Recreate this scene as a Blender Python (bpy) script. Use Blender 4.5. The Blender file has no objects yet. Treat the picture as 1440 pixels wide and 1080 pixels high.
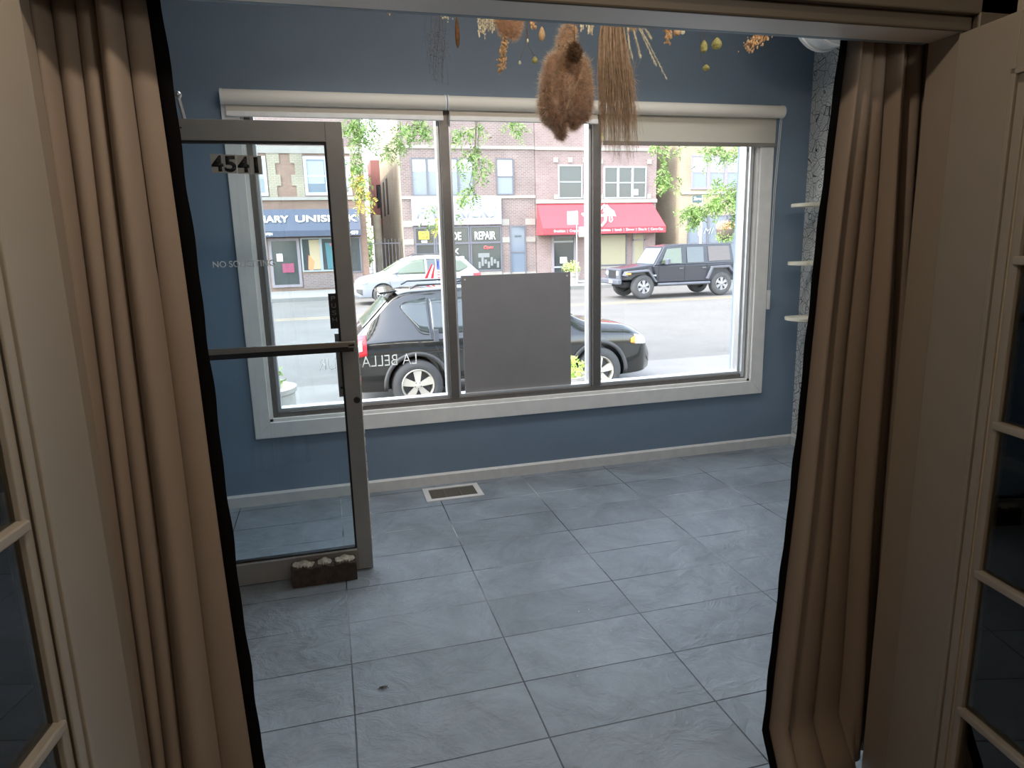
import bpy, bmesh, math, random
import numpy as np
from mathutils import Vector, Matrix
random.seed(7); rng = np.random.default_rng(7)
C = bpy.context.scene.collection
SC = bpy.context.scene
PI = math.pi

# ------------------------------------------------------------ camera, sky, sun, lamps, exposure
F_PX = 950.135
CAM = np.array([0.0243, -3.0376, 1.5825])
RM = np.array([[0.96465978, 0.25191671, 0.07726238],
               [-0.26230044, 0.9459957, 0.19050097],
               [-0.0250995, -0.20403458, 0.97864187]])      # columns: right, forward, up
cam = bpy.data.cameras.new('camera'); cam.sensor_width = 36; cam.lens = F_PX/1440*36
cam.clip_start = 0.05; cam.clip_end = 300
camo = bpy.data.objects.new('camera', cam); C.objects.link(camo)
mw = Matrix.Identity(4)
for i in range(3):
    mw[i][0] = RM[i, 0]; mw[i][1] = RM[i, 2]; mw[i][2] = -RM[i, 1]; mw[i][3] = CAM[i]
camo.matrix_world = mw
SC.camera = camo

def ray(px, py): return RM @ np.array([(px-720)/F_PX, 1, -(py-540)/F_PX])
def at(px, py, Y):                       # photo pixel -> point on the plane y = Y (used for measuring)
    d = ray(px, py); p = CAM + d*(Y-CAM[1])/d[1]; return (float(p[0]), float(Y), float(p[2]))
def xz(px, py, Y): p = at(px, py, Y); return p[0], p[2]

SC.view_settings.view_transform = 'Standard'; SC.view_settings.look = 'None'
SC.view_settings.gamma = 1; SC.view_settings.use_curve_mapping = False
SC.view_settings.exposure = 1.15

world = bpy.data.worlds.new('world'); SC.world = world; world.use_nodes = True
wn = world.node_tree; wn.nodes.clear()
sky = wn.nodes.new('ShaderNodeTexSky'); sky.sky_type = 'NISHITA'; sky.sun_disc = False
sky.sun_elevation = math.radians(52); sky.sun_rotation = math.radians(-100); sky.air_density = 1.3; sky.dust_density = 2.0
bg = wn.nodes.new('ShaderNodeBackground'); bg.inputs[1].default_value = 0.78
wo = wn.nodes.new('ShaderNodeOutputWorld')
hs = wn.nodes.new('ShaderNodeHueSaturation'); hs.inputs['Saturation'].default_value = .55
wn.links.new(sky.outputs[0], hs.inputs['Color']); wn.links.new(hs.outputs[0], bg.inputs[0]); wn.links.new(bg.outputs[0], wo.inputs[0])

def lamp(name, kind, energy, color, loc=(0, 0, 0), target=None, **kw):
    l = bpy.data.lights.new(name, kind); l.energy = energy; l.color = color
    for k, v in kw.items(): setattr(l, k, v)
    o = bpy.data.objects.new(name, l); C.objects.link(o); o.location = loc
    if target is not None:
        o.rotation_euler = (Vector(target)-Vector(loc)).to_track_quat('-Z', 'Y').to_euler()
    return o
lamp('sun', 'SUN', 2.0, (1, .95, .87), (-30, -8, 40), (0, 0, 0), angle=math.radians(0.6))
# fill lights added out of view to brighten both rooms, besides the warm hall bulb
lamp('shop_ceiling_fill', 'AREA', 10.5, (.92, .97, 1.0), (1.3, .45, 2.94), (1.3, .45, 0), shape='RECTANGLE', size=3.0, size_y=.35, spread=math.radians(130))  # unseen fill, added to lift the shop floor and walls
lamp('shop_wall_wash_fill', 'AREA', 3.6, (1.0, .88, .74), (1.3, -1.3, 2.82), (1.3, 1.29, 2.15), shape='RECTANGLE', size=2.6, size_y=.12, spread=math.radians(100))  # unseen wash, added to brighten the upper wall and dried flowers
lamp('hall_bulb', 'POINT', 8.2, (1, .78, .58), (.12, -2.24, 2.50), shadow_soft_size=.035)

lamp('hall_side_fill', 'POINT', 13.5, (1, .87, .72), (1.45, -3.7, 2.36), shadow_soft_size=.12)  # unseen fill, added to brighten the left door leaf

# ------------------------------------------------------------ materials
MATS = {}
class NT:
    def __init__(s, m): s.t = m.node_tree; s.n = s.t.nodes; s.b = s.n.get('Principled BSDF'); s.o = s.n.get('Material Output')
    def new(s, k, **kw):
        x = s.n.new(k)
        for a, v in kw.items():
            if a.startswith('_'): x.inputs[a[1:].replace('_', ' ')].default_value = v
            else: setattr(x, a, v)
        return x
    def l(s, a, b): s.t.links.new(a, b)
def mat(name, col=(.5, .5, .5), rough=.6, metal=0, spec=.5, noise=0, nscale=8, bump=0, bscale=40, coat=0):
    if name in MATS: return MATS[name]
    m = bpy.data.materials.new(name); m.use_nodes = True; t = NT(m)
    t.b.inputs['Base Color'].default_value = (*col, 1); t.b.inputs['Roughness'].default_value = rough
    t.b.inputs['Metallic'].default_value = metal; t.b.inputs['Specular IOR Level'].default_value = spec
    t.b.inputs['Coat Weight'].default_value = coat
    tc = t.new('ShaderNodeTexCoord')
    if noise:
        n = t.new('ShaderNodeTexNoise', _Scale=nscale, _Detail=5.0); t.l(tc.outputs['Object'], n.inputs['Vector'])
        r = t.new('ShaderNodeMapRange'); r.inputs[1].default_value = .3; r.inputs[2].default_value = .7
        r.inputs[3].default_value = 1-noise; r.inputs[4].default_value = 1+noise
        t.l(n.outputs[0], r.inputs[0])
        v = t.new('ShaderNodeVectorMath', operation='SCALE'); v.inputs[0].default_value = col
        t.l(r.outputs[0], v.inputs['Scale']); t.l(v.outputs[0], t.b.inputs['Base Color'])
    if bump:
        n = t.new('ShaderNodeTexNoise', _Scale=bscale, _Detail=6.0); t.l(tc.outputs['Object'], n.inputs['Vector'])
        b = t.new('ShaderNodeBump', _Strength=bump, _Distance=.01); t.l(n.outputs[0], b.inputs['Height'])
        t.l(b.outputs[0], t.b.inputs['Normal'])
    MATS[name] = m; return m
def thinmat(name, col, trans=.5, tcol=None, noise=0, nscale=20):
    if name in MATS: return MATS[name]
    m = bpy.data.materials.new(name); m.use_nodes = True; t = NT(m); t.n.remove(t.b)
    d = t.new('ShaderNodeBsdfDiffuse'); d.inputs[0].default_value = (*col, 1)
    tr = t.new('ShaderNodeBsdfTranslucent'); tr.inputs[0].default_value = (*(tcol or col), 1)
    if noise:
        tc = t.new('ShaderNodeTexCoord'); n = t.new('ShaderNodeTexNoise', _Scale=nscale, _Detail=4.0); t.l(tc.outputs['Object'], n.inputs['Vector'])
        r = t.new('ShaderNodeMapRange'); r.inputs[1].default_value = .3; r.inputs[2].default_value = .7; r.inputs[3].default_value = 1-noise; r.inputs[4].default_value = 1+noise
        t.l(n.outputs[0], r.inputs[0])
        for q, c in ((d, col), (tr, tcol or col)):
            v = t.new('ShaderNodeVectorMath', operation='SCALE'); v.inputs[0].default_value = c; t.l(r.outputs[0], v.inputs['Scale']); t.l(v.outputs[0], q.inputs[0])
    mx = t.new('ShaderNodeMixShader'); mx.inputs[0].default_value = trans
    t.l(d.outputs[0], mx.inputs[1]); t.l(tr.outputs[0], mx.inputs[2]); t.l(mx.outputs[0], t.o.inputs[0])
    MATS[name] = m; return m
def glassmat(name, tint=(.95, .97, .97), refl=.08, rough=.0, gain=1.0):
    if name in MATS: return MATS[name]
    m = bpy.data.materials.new(name); m.use_nodes = True; t = NT(m); t.n.remove(t.b)
    tr = t.new('ShaderNodeBsdfTransparent'); tr.inputs[0].default_value = (*tint, 1)
    gl = t.new('ShaderNodeBsdfGlossy'); gl.inputs['Roughness'].default_value = rough
    fr = t.new('ShaderNodeFresnel'); fr.inputs[0].default_value = 1.5
    mu = t.new('ShaderNodeMath', operation='MULTIPLY'); mu.inputs[1].default_value = gain; mu.use_clamp = True
    mx = t.new('ShaderNodeMixShader'); t.l(fr.outputs[0], mu.inputs[0]); t.l(mu.outputs[0], mx.inputs[0])
    t.l(tr.outputs[0], mx.inputs[1]); t.l(gl.outputs[0], mx.inputs[2]); t.l(mx.outputs[0], t.o.inputs[0])
    MATS[name] = m; return m
def brickmat(name, c1, c2, mortar, bw=.21, bh=.075, msize=.012, vary=.15):
    m = bpy.data.materials.new(name); m.use_nodes = True; t = NT(m)
    g = t.new('ShaderNodeNewGeometry'); s = t.new('ShaderNodeSeparateXYZ'); t.l(g.outputs['Position'], s.inputs[0])
    a = t.new('ShaderNodeMath', operation='ADD'); t.l(s.outputs[0], a.inputs[0]); t.l(s.outputs[1], a.inputs[1])
    c = t.new('ShaderNodeCombineXYZ'); t.l(a.outputs[0], c.inputs[0]); t.l(s.outputs[2], c.inputs[1])
    b = t.new('ShaderNodeTexBrick'); b.inputs['Scale'].default_value = 1; b.inputs['Brick Width'].default_value = bw
    b.inputs['Row Height'].default_value = bh; b.inputs['Mortar Size'].default_value = msize
    b.inputs['Color1'].default_value = (*c1, 1); b.inputs['Color2'].default_value = (*c2, 1); b.inputs['Mortar'].default_value = (*mortar, 1)
    t.l(c.outputs[0], b.inputs[0])
    n = t.new('ShaderNodeTexNoise', _Scale=.8, _Detail=4.0); t.l(g.outputs['Position'], n.inputs['Vector'])
    r = t.new('ShaderNodeMapRange'); r.inputs[1].default_value = .3; r.inputs[2].default_value = .7; r.inputs[3].default_value = 1-vary; r.inputs[4].default_value = 1+vary
    t.l(n.outputs[0], r.inputs[0]); v = t.new('ShaderNodeVectorMath', operation='SCALE')
    t.l(b.outputs[0], v.inputs[0]); t.l(r.outputs[0], v.inputs['Scale']); t.l(v.outputs[0], t.b.inputs['Base Color'])
    t.b.inputs['Roughness'].default_value = .85
    MATS[name] = m; return m

# slate floor: 24 x 12 inch tiles in a straight grid
def slate():
    m = bpy.data.materials.new('slate_tiles'); m.use_nodes = True; t = NT(m)
    g = t.new('ShaderNodeNewGeometry')
    # slightly wandering joints
    wn_ = t.new('ShaderNodeTexNoise', _Scale=3.0, _Detail=3.0); t.l(g.outputs['Position'], wn_.inputs['Vector'])
    ws = t.new('ShaderNodeVectorMath', operation='MULTIPLY_ADD'); t.l(wn_.outputs['Color'], ws.inputs[0])
    ws.inputs[1].default_value = (.008, .008, 0); ws.inputs[2].default_value = (-.004, -.004, 0)
    ad = t.new('ShaderNodeVectorMath', operation='ADD'); t.l(g.outputs['Position'], ad.inputs[0]); t.l(ws.outputs[0], ad.inputs[1])
    sh = t.new('ShaderNodeVectorMath', operation='ADD'); sh.inputs[1].default_value = (6.096, 6.0178, 0); t.l(ad.outputs[0], sh.inputs[0])
    def br(ms, c1, c2, mo):
        b = t.new('ShaderNodeTexBrick'); b.offset = 0; b.inputs['Scale'].default_value = 1
        b.inputs['Brick Width'].default_value = .6096; b.inputs['Row Height'].default_value = .30089
        b.inputs['Mortar Size'].default_value = ms; b.inputs['Mortar Smooth'].default_value = .2; b.inputs['Bias'].default_value = .0
        b.inputs['Color1'].default_value = (*c1, 1); b.inputs['Color2'].default_value = (*c2, 1); b.inputs['Mortar'].default_value = (*mo, 1)
        t.l(sh.outputs[0], b.inputs[0]); return b
    b = br(.0030, (.20, .226, .252), (.25, .28, .31), (0, 0, 0))
    # cloudy tone of the cleft stone
    n1 = t.new('ShaderNodeTexNoise', _Scale=2.6, _Detail=12.0, _Roughness=.72, _Distortion=.6); t.l(g.outputs['Position'], n1.inputs['Vector'])
    r1 = t.new('ShaderNodeMapRange'); r1.inputs[1].default_value = .3; r1.inputs[2].default_value = .72; r1.inputs[3].default_value = .62; r1.inputs[4].default_value = 1.36
    t.l(n1.outputs[0], r1.inputs[0])
    v = t.new('ShaderNodeVectorMath', operation='SCALE'); t.l(b.outputs[0], v.inputs[0]); t.l(r1.outputs[0], v.inputs['Scale'])
    n2 = t.new('ShaderNodeTexNoise', _Scale=1.1, _Detail=3.0); t.l(g.outputs['Position'], n2.inputs['Vector'])
    # thin pale scratches and scuffs
    mp = t.new('ShaderNodeMapping'); mp.inputs['Scale'].default_value = (2.2, 9, 1); mp.inputs['Rotation'].default_value = (0, 0, .5)
    t.l(g.outputs['Position'], mp.inputs[0])
    n3 = t.new('ShaderNodeTexNoise', _Scale=2.6, _Detail=10.0, _Roughness=.75, _Distortion=1.5); t.l(mp.outputs[0], n3.inputs['Vector'])
    r3 = t.new('ShaderNodeMapRange'); r3.inputs[1].default_value = .66; r3.inputs[2].default_value = .8; r3.inputs[4].default_value = .45; t.l(n3.outputs[0], r3.inputs[0])
    mx = t.new('ShaderNodeMixRGB'); mx.inputs[2].default_value = (.42, .45, .47, 1); t.l(r3.outputs[0], mx.inputs[0]); t.l(v.outputs[0], mx.inputs[1])
    # joints: pale grout in places, dark gap elsewhere
    n4 = t.new('ShaderNodeTexNoise', _Scale=1.6, _Detail=4.0); t.l(g.outputs['Position'], n4.inputs['Vector'])
    r4 = t.new('ShaderNodeMapRange'); r4.inputs[1].default_value = .46; r4.inputs[2].default_value = .58; t.l(n4.outputs[0], r4.inputs[0])
    sx = t.new('ShaderNodeSeparateXYZ'); t.l(g.outputs['Position'], sx.inputs[0])
    ry = t.new('ShaderNodeMapRange'); ry.inputs[1].default_value = -1.0; ry.inputs[2].default_value = .6; t.l(sx.outputs[1], ry.inputs[0])
    ml = t.new('ShaderNodeMath', operation='MULTIPLY'); t.l(r4.outputs[0], ml.inputs[0]); t.l(ry.outputs[0], ml.inputs[1])
    gc = t.new('ShaderNodeMixRGB'); gc.inputs[1].default_value = (.02, .022, .025, 1); gc.inputs[2].default_value = (.5, .52, .54, 1); t.l(ml.outputs[0], gc.inputs[0])
    fin = t.new('ShaderNodeMixRGB'); t.l(b.outputs['Fac'], fin.inputs[0]); t.l(mx.outputs[0], fin.inputs[1]); t.l(gc.outputs[0], fin.inputs[2])
    t.l(fin.outputs[0], t.b.inputs['Base Color'])
    rr = t.new('ShaderNodeMapRange'); rr.inputs[3].default_value = .36; rr.inputs[4].default_value = .6; t.l(n1.outputs[0], rr.inputs[0]); t.l(rr.outputs[0], t.b.inputs['Roughness'])
    # cleft relief + joints
    n5 = t.new('ShaderNodeTexNoise', _Scale=7.0, _Detail=10.0, _Roughness=.6, _Distortion=.8); t.l(g.outputs['Position'], n5.inputs['Vector'])
    hs = t.new('ShaderNodeMath', operation='MULTIPLY_ADD'); hs.inputs[1].default_value = -.8; t.l(b.outputs['Fac'], hs.inputs[0]); t.l(n5.outputs[0], hs.inputs[2])
    bp = t.new('ShaderNodeBump', _Strength=1.0, _Distance=.014); t.l(hs.outputs[0], bp.inputs['Height']); t.l(bp.outputs[0], t.b.inputs['Normal'])
    t.b.inputs['Specular IOR Level'].default_value = .6
    return m
def wallpaper():
    m = bpy.data.materials.new('floral_line_wallpaper'); m.use_nodes = True; t = NT(m)
    g = t.new('ShaderNodeNewGeometry'); mp = t.new('ShaderNodeMapping'); mp.inputs['Scale'].default_value = (0, 1, 1); t.l(g.outputs['Position'], mp.inputs[0])
    nz = t.new('ShaderNodeTexNoise', _Scale=9.0, _Detail=2.0); t.l(mp.outputs[0], nz.inputs['Vector'])
    w = t.new('ShaderNodeVectorMath', operation='MULTIPLY_ADD'); t.l(nz.outputs['Color'], w.inputs[0]); w.inputs[1].default_value = (0, .05, .05); t.l(mp.outputs[0], w.inputs[2])
    vo = t.new('ShaderNodeTexVoronoi', _Scale=7.5); t.l(w.outputs[0], vo.inputs['Vector'])
    sn = t.new('ShaderNodeMath', operation='MULTIPLY'); sn.inputs[1].default_value = 26; t.l(vo.outputs['Distance'], sn.inputs[0])
    si = t.new('ShaderNodeMath', operation='SINE'); t.l(sn.outputs[0], si.inputs[0])
    ab = t.new('ShaderNodeMath', operation='ABSOLUTE'); t.l(si.outputs[0], ab.inputs[0])
    ve = t.new('ShaderNodeTexVoronoi', feature='DISTANCE_TO_EDGE', _Scale=15.0); t.l(w.outputs[0], ve.inputs['Vector'])
    e = t.new('ShaderNodeMath', operation='MULTIPLY'); e.inputs[1].default_value = 9; t.l(ve.outputs['Distance'], e.inputs[0])
    mn = t.new('ShaderNodeMath', operation='MINIMUM'); t.l(ab.outputs[0], mn.inputs[0]); t.l(e.outputs[0], mn.inputs[1])
    r = t.new('ShaderNodeMapRange'); r.inputs[1].default_value = .07; r.inputs[2].default_value = .2; t.l(mn.outputs[0], r.inputs[0])
    c = t.new('ShaderNodeMixRGB'); c.inputs[1].default_value = (.01, .01, .01, 1); c.inputs[2].default_value = (.78, .77, .73, 1); t.l(r.outputs[0], c.inputs[0])
    t.l(c.outputs[0], t.b.inputs['Base Color']); t.b.inputs['Roughness'].default_value = .7
    return m

M_slate = slate(); M_paper = wallpaper()
M_blue = mat('blue_wall_paint', (.19, .252, .325), .55, noise=.05, nscale=3)
M_bluetrim = mat('pale_blue_trim_paint', (.30, .42, .52), .5)
M_cream = mat('cream_wood_paint', (.84, .81, .77), .5, noise=.05, nscale=12)
M_base = mat('baseboard_paint', (.66, .63, .60), .45, noise=.06, nscale=20)
M_ceil = mat('ceiling_paint', (.6, .62, .62), .8)
M_white = mat('white_plastic', (.78, .78, .76), .4)
M_alu = mat('bronze_aluminium', (.20, .18, .165), .42, metal=.55, noise=.06, nscale=30)
M_dooralu = mat('door_aluminium', (.33, .32, .30), .5, metal=.35, noise=.04, nscale=20)
M_alulight = mat('mill_aluminium', (.72, .73, .74), .35, metal=.6)
M_black = mat('black_rubber', (.012, .012, .013), .6)
M_blackm = mat('black_enamel', (.02, .02, .022), .35)
M_glass = glassmat('window_glass', (.97, .98, .98), gain=.7)
M_dglass = glassmat('door_glass', (.90, .95, .97), gain=1.15)
M_fglass = glassmat('french_door_glass', (.80, .78, .70), gain=1.3)
M_board = mat('grey_board', (.28, .262, .262), .6, noise=.04, nscale=6)
M_shade = mat('roller_shade_fabric', (.80, .74, .65), .8, bump=.1, bscale=300); M_shadet = thinmat('hanging_shade_fabric', (.80, .75, .66), .30, (.66, .61, .50))
M_shadebar = mat('shade_bar', (.26, .23, .20), .5)
M_frame2 = mat('hall_door_paint', (.34, .325, .29), .42, noise=.03, nscale=5)
M_casing = mat('hall_casing_paint', (.085, .072, .055), .45, noise=.03, nscale=5)
M_hall = mat('hall_wall_paint', (.42, .37, .30), .7)
M_hallfloor = mat('hall_floor_boards', (.14, .08, .045), .4, noise=.2, nscale=6)
M_curt = mat('taupe_curtain_fabric', (.31, .265, .23), .9, bump=.25, bscale=900, spec=.2)
M_curttrim = mat('black_curtain_trim', (.004, .004, .005), .95, spec=.1)
M_pale = thinmat('pale_decal', (.50, .48, .44), .06)
M_digit = mat('black_decal', (.012, .012, .013), .5)
M_etch = thinmat('pale_lettering', (.9, .88, .84), .8)
M_steel = mat('brushed_steel', (.5, .5, .5), .3, metal=.9)
M_bar = mat('push_bar_metal', (.36, .32, .27), .35, metal=.7)

# ------------------------------------------------------------ mesh helpers
class MB:
    def __init__(s): s.v = []; s.f = []
    def add(s, vs, fs):
        n = len(s.v); s.v += [tuple(map(float, q)) for q in vs]; s.f += [tuple(n+i for i in f) for f in fs]; return s
    def box(s, x0, x1, y0, y1, z0, z1):
        v = [(x, y, z) for z in (z0, z1) for y in (y0, y1) for x in (x0, x1)]
        return s.add(v, [(0, 2, 3, 1), (4, 5, 7, 6), (0, 1, 5, 4), (2, 6, 7, 3), (0, 4, 6, 2), (1, 3, 7, 5)])
    def tube(s, pts, r, n=8, cap=True):
        pts = [Vector(p) for p in pts]; rs = r if isinstance(r, (list, tuple)) else [r]*len(pts)
        vs = []; fs = []
        for i, p in enumerate(pts):
            d = (pts[min(i+1, len(pts)-1)]-pts[max(i-1, 0)])
            d = d.normalized() if d.length > 1e-9 else Vector((0, 0, 1))
            a = d.orthogonal().normalized() if i == 0 else (pa - d*pa.dot(d)).normalized()
            pa = a; b = d.cross(a)
            vs += [p+(a*math.cos(2*PI*k/n)+b*math.sin(2*PI*k/n))*rs[i] for k in range(n)]
        for i in range(len(pts)-1):
            for k in range(n):
                fs.append((i*n+k, i*n+(k+1) % n, (i+1)*n+(k+1) % n, (i+1)*n+k))
        if cap: fs.append(tuple(range(n-1, -1, -1))); fs.append(tuple((len(pts)-1)*n+k for k in range(n)))
        return s.add(vs, fs)
    def lathe(s, prof, c=(0, 0, 0), axis='z', n=32):     # prof: (r, h)
        vs = []; fs = []
        for r, h in prof:
            for k in range(n):
                a = 2*PI*k/n; u, w = r*math.cos(a), r*math.sin(a)
                q = (u, w, h) if axis == 'z' else ((u, h, w) if axis == 'y' else (h, u, w))
                vs.append((q[0]+c[0], q[1]+c[1], q[2]+c[2]))
        for i in range(len(prof)-1):
            for k in range(n): fs.append((i*n+k, i*n+(k+1) % n, (i+1)*n+(k+1) % n, (i+1)*n+k))
        return s.add(vs, fs)
    def prism(s, poly, a, b, axis='y'):                  # polygon in the plane normal to axis
        def q(u, w, t): return (u, t, w) if axis == 'y' else ((t, u, w) if axis == 'x' else (u, w, t))
        n = len(poly); v = [q(u, w, a) for u, w in poly]+[q(u, w, b) for u, w in poly]
        return s.add(v, [tuple(range(n)), tuple(range(2*n-1, n-1, -1))]+[(i, i+n, (i+1) % n+n, (i+1) % n) for i in range(n)])
    def ring(s, x0, x1, z0, z1, w, y0, y1, wb=None):     # rectangular frame in the xz plane
        wb = w if wb is None else wb
        s.box(x0, x0+w, y0, y1, z0, z1); s.box(x1-w, x1, y0, y1, z0, z1)
        s.box(x0+w, x1-w, y0, y1, z1-w, z1); s.box(x0+w, x1-w, y0, y1, z0, z0+wb); return s
    def sphere(s, c, r, n=12, m=8, sc=(1, 1, 1)):
        vs = []; fs = []
        for i in range(m+1):
            t = PI*i/m
            for k in range(n):
                a = 2*PI*k/n
                vs.append((c[0]+r*sc[0]*math.sin(t)*math.cos(a), c[1]+r*sc[1]*math.sin(t)*math.sin(a), c[2]+r*sc[2]*math.cos(t)))
        for i in range(m):
            for k in range(n): fs.append((i*n+k, (i+1)*n+k, (i+1)*n+(k+1) % n, i*n+(k+1) % n))
        return s.add(vs, fs)
    def build(s, name, material, parent=None, smooth=False, bevel=0, fix=True, solid=0, angle=35):
        me = bpy.data.meshes.new(name); me.from_pydata(s.v, [], s.f); me.materials.append(material)
        if fix:
            bm = bmesh.new(); bm.from_mesh(me); bmesh.ops.recalc_face_normals(bm, faces=bm.faces); bm.to_mesh(me); bm.free()
        if smooth:
            me.shade_smooth()
            try: me.set_sharp_from_angle(angle=math.radians(angle))
            except Exception: pass
        o = bpy.data.objects.new(name, me); C.objects.link(o)
        if parent: o.parent = parent; o.matrix_parent_inverse = parent.matrix_basis.inverted() if parent.type != 'EMPTY' else Matrix.Translation(-Vector(root_loc(parent)))
        if bevel:
            md = o.modifiers.new('bevel', 'BEVEL'); md.width = bevel; md.segments = 2; md.limit_method = 'ANGLE'; md.angle_limit = math.radians(40)
        if solid:
            md = o.modifiers.new('solid', 'SOLIDIFY'); md.thickness = solid; md.offset = 0
        return o
def root_loc(p): return p.location
def tag(o, label=None, cat=None, group=None, kind=None):
    if label: o['label'] = label
    if cat: o['category'] = cat
    if group: o['group'] = group
    if kind: o['kind'] = kind
    return o
def thing(name, label, cat, loc=(0, 0, 0), group=None, kind=None):
    o = bpy.data.objects.new(name, None); C.objects.link(o); o.location = loc; o.empty_display_size = .1
    return tag(o, label, cat, group, kind)
def struct(o): o['kind'] = 'structure'; return o
def text(body, x0, x1, z0, z1, y, material, name='lettering', parent=None, mirror=False, thick=.002, bold=0, place=None, stretch=True, shear=0):
    """lettering standing in the plane y, filling x0..x1, z0..z1; place(x, y, z) may move it onto another plane"""
    cu = bpy.data.curves.new('t', 'FONT'); cu.body = body; cu.extrude = 0; cu.offset = bold; cu.shear = shear
    o = bpy.data.objects.new('t', cu); C.objects.link(o)
    bpy.context.view_layer.update()
    me = bpy.data.meshes.new_from_object(o.evaluated_get(bpy.context.evaluated_depsgraph_get()))
    bpy.data.objects.remove(o); bpy.data.curves.remove(cu)
    co = np.array([v.co[:] for v in me.vertices]); mn = co.min(0); mx_ = co.max(0)
    sx = (x1-x0)/(mx_[0]-mn[0]); sz = (z1-z0)/(mx_[1]-mn[1])
    bm = bmesh.new(); bm.from_mesh(me)
    for v in bm.verts:
        u = (v.co.x-mn[0])*sx; w = (v.co.y-mn[1])*sz
        v.co = (x1-u if mirror else x0+u, y, z0+w)
    r = bmesh.ops.extrude_face_region(bm, geom=bm.faces[:])
    for g in r['geom']:
        if isinstance(g, bmesh.types.BMVert): g.co.y -= thick
    bmesh.ops.recalc_face_normals(bm, faces=bm.faces)
    if place:
        for v in bm.verts: v.co = place(*v.co)
    bm.to_mesh(me); bm.free(); me.materials.clear(); me.materials.append(material)
    o = bpy.data.objects.new(name, me); C.objects.link(o)
    if parent: o.parent = parent; o.matrix_parent_inverse = Matrix.Translation(-Vector(parent.location))
    return o

# ============================================================ THE ROOM
WY = 1.288            # window wall plane
WX0, WX1, WZ0, WZ1 = -.385, 3.01, .53, 2.425        # rough opening inside the casing
RX = 3.41; LX = -.84; ZC = 3.0
PY0, PY1 = -1.69, -1.60                             # partition with the doorway
struct(MB().box(LX-.2, RX+.2, PY1-.1, WY+.3, -.12, 0).build('floor', M_slate))
struct(MB().box(LX-.2, RX+.2, PY1, WY+.3, ZC, ZC+.12).build('ceiling', M_ceil))
w = MB(); T = WY+.26
w.box(LX-.2, WX0, WY, T, 0, ZC); w.box(WX1, RX+.2, WY, T, 0, ZC); w.box(WX0, WX1, WY, T, 0, WZ0); w.box(WX0, WX1, WY, T, WZ1, ZC)
struct(w.build('wall_front', M_blue))
struct(MB().box(RX, RX+.15, PY1, WY, 0, ZC).build('wall_right', M_paper))
w = MB()
w.box(LX-.16, LX, .22, WY, 0, ZC); w.box(LX-.16, LX, PY1, -.80, 0, ZC); w.box(LX-.16, LX, -.80, .22, 2.2, ZC)
struct(w.build('wall_left', M_blue))
OX0, OX1, OZ = -.432, 1.472, 2.03
w = MB()
w.box(-2.3, OX0-.02, PY0, PY1, 0, 2.7); w.box(OX1+.02, 3.6, PY0, PY1, 0, 2.7); w.box(OX0-.02, OX1+.02, PY0, PY1, OZ+.02, 2.7); w.box(LX-.2, RX+.2, PY0, PY1, 2.7, ZC)
struct(w.build('wall_back', M_blue))
# hall around the camera
struct(MB().box(-2.3, 3.6, -5.2, PY1-.1, -.12, -.0).build('floor', M_hallfloor))
struct(MB().box(-2.3, 3.6, -5.2, PY0, 2.7, 2.8).build('ceiling', M_hall))
struct(MB().box(-2.4, -2.3, -5.2, PY0, 0, 2.7).build('wall_left', M_hall))
struct(MB().box(3.6, 3.7, -5.2, PY0, 0, 2.7).build('wall_right', M_hall))
struct(MB().box(-2.4, 3.7, -5.3, -5.2, 0, 2.7).build('wall_back', M_hall))
struct(MB().box(-2.3, OX0-.12, PY0-.012, PY0, 0, 2.7).box(OX1+.12, 3.6, PY0-.012, PY0, 0, 2.7).box(OX0-.12, OX1+.12, PY0-.012, PY0, OZ+.12, 2.7).build('wall_front', M_hall))
# doorway: jamb liner, stops and casings
j = MB()
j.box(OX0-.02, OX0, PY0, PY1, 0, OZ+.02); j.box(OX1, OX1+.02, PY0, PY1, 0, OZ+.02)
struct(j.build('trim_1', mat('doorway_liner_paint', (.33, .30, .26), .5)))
struct(MB().box(OX0, OX1, PY0, PY1, OZ, OZ+.02).build('trim_5', mat('doorway_liner_lit', (.86, .84, .80), .4)))  # liner head coloured paler than the jambs to stand for light off the floor
j = MB()
for (a, b) in ((OX0-.12, OX0-.012), (OX1+.012, OX1+.12)): j.box(a, b, PY0-.03, PY0-.012, 0, OZ+.12)
j.box(OX0-.12, OX1+.12, PY0-.03, PY0-.012, OZ+.03, OZ+.12)
j.box(OX0-.02, OX1+.02, PY0-.010, PY0-.001, OZ-.001, OZ+.04)
j.box(OX0-.135, OX1+.135, PY0-.045, PY0-.012, OZ+.12, OZ+.145)
struct(j.build('trim_2', M_casing, bevel=.004))
j = MB()                                             # pale blue casing on the shop side
j.box(OX0-.14, OX0-.03, PY1, PY1+.012, 0, OZ+.11); j.box(OX1+.03, OX1+.14, PY1, PY1+.02, 0, OZ+.11); j.box(OX0, OX1, PY1, PY1+.02, OZ, OZ+.11)
struct(j.build('trim_3', M_bluetrim, bevel=.004))
# baseboards
struct(MB().prism([(WY-.018, 0), (WY, 0), (WY, .078), (WY-.008, .078), (WY-.018, .066)], LX, RX, 'x').build('baseboard_front', M_base))
struct(MB().prism([(RX-.018, 0), (RX, 0), (RX, .078), (RX-.008, .078), (RX-.018, .066)], PY1+.02, WY-.02, 'y').build('baseboard_right', M_base))
struct(MB().box(LX, LX+.018, .24, WY-.02, 0, .078).build('baseboard_left', M_base))
# entry jamb in the left wall
struct(MB().box(LX-.16, LX+.02, .18, .22, 0, 2.2).box(LX-.16, LX+.02, -.80, -.76, 0, 2.2).box(LX-.16, LX+.02, -.76, .18, 2.15, 2.2).build('trim_4', M_alu))

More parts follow.
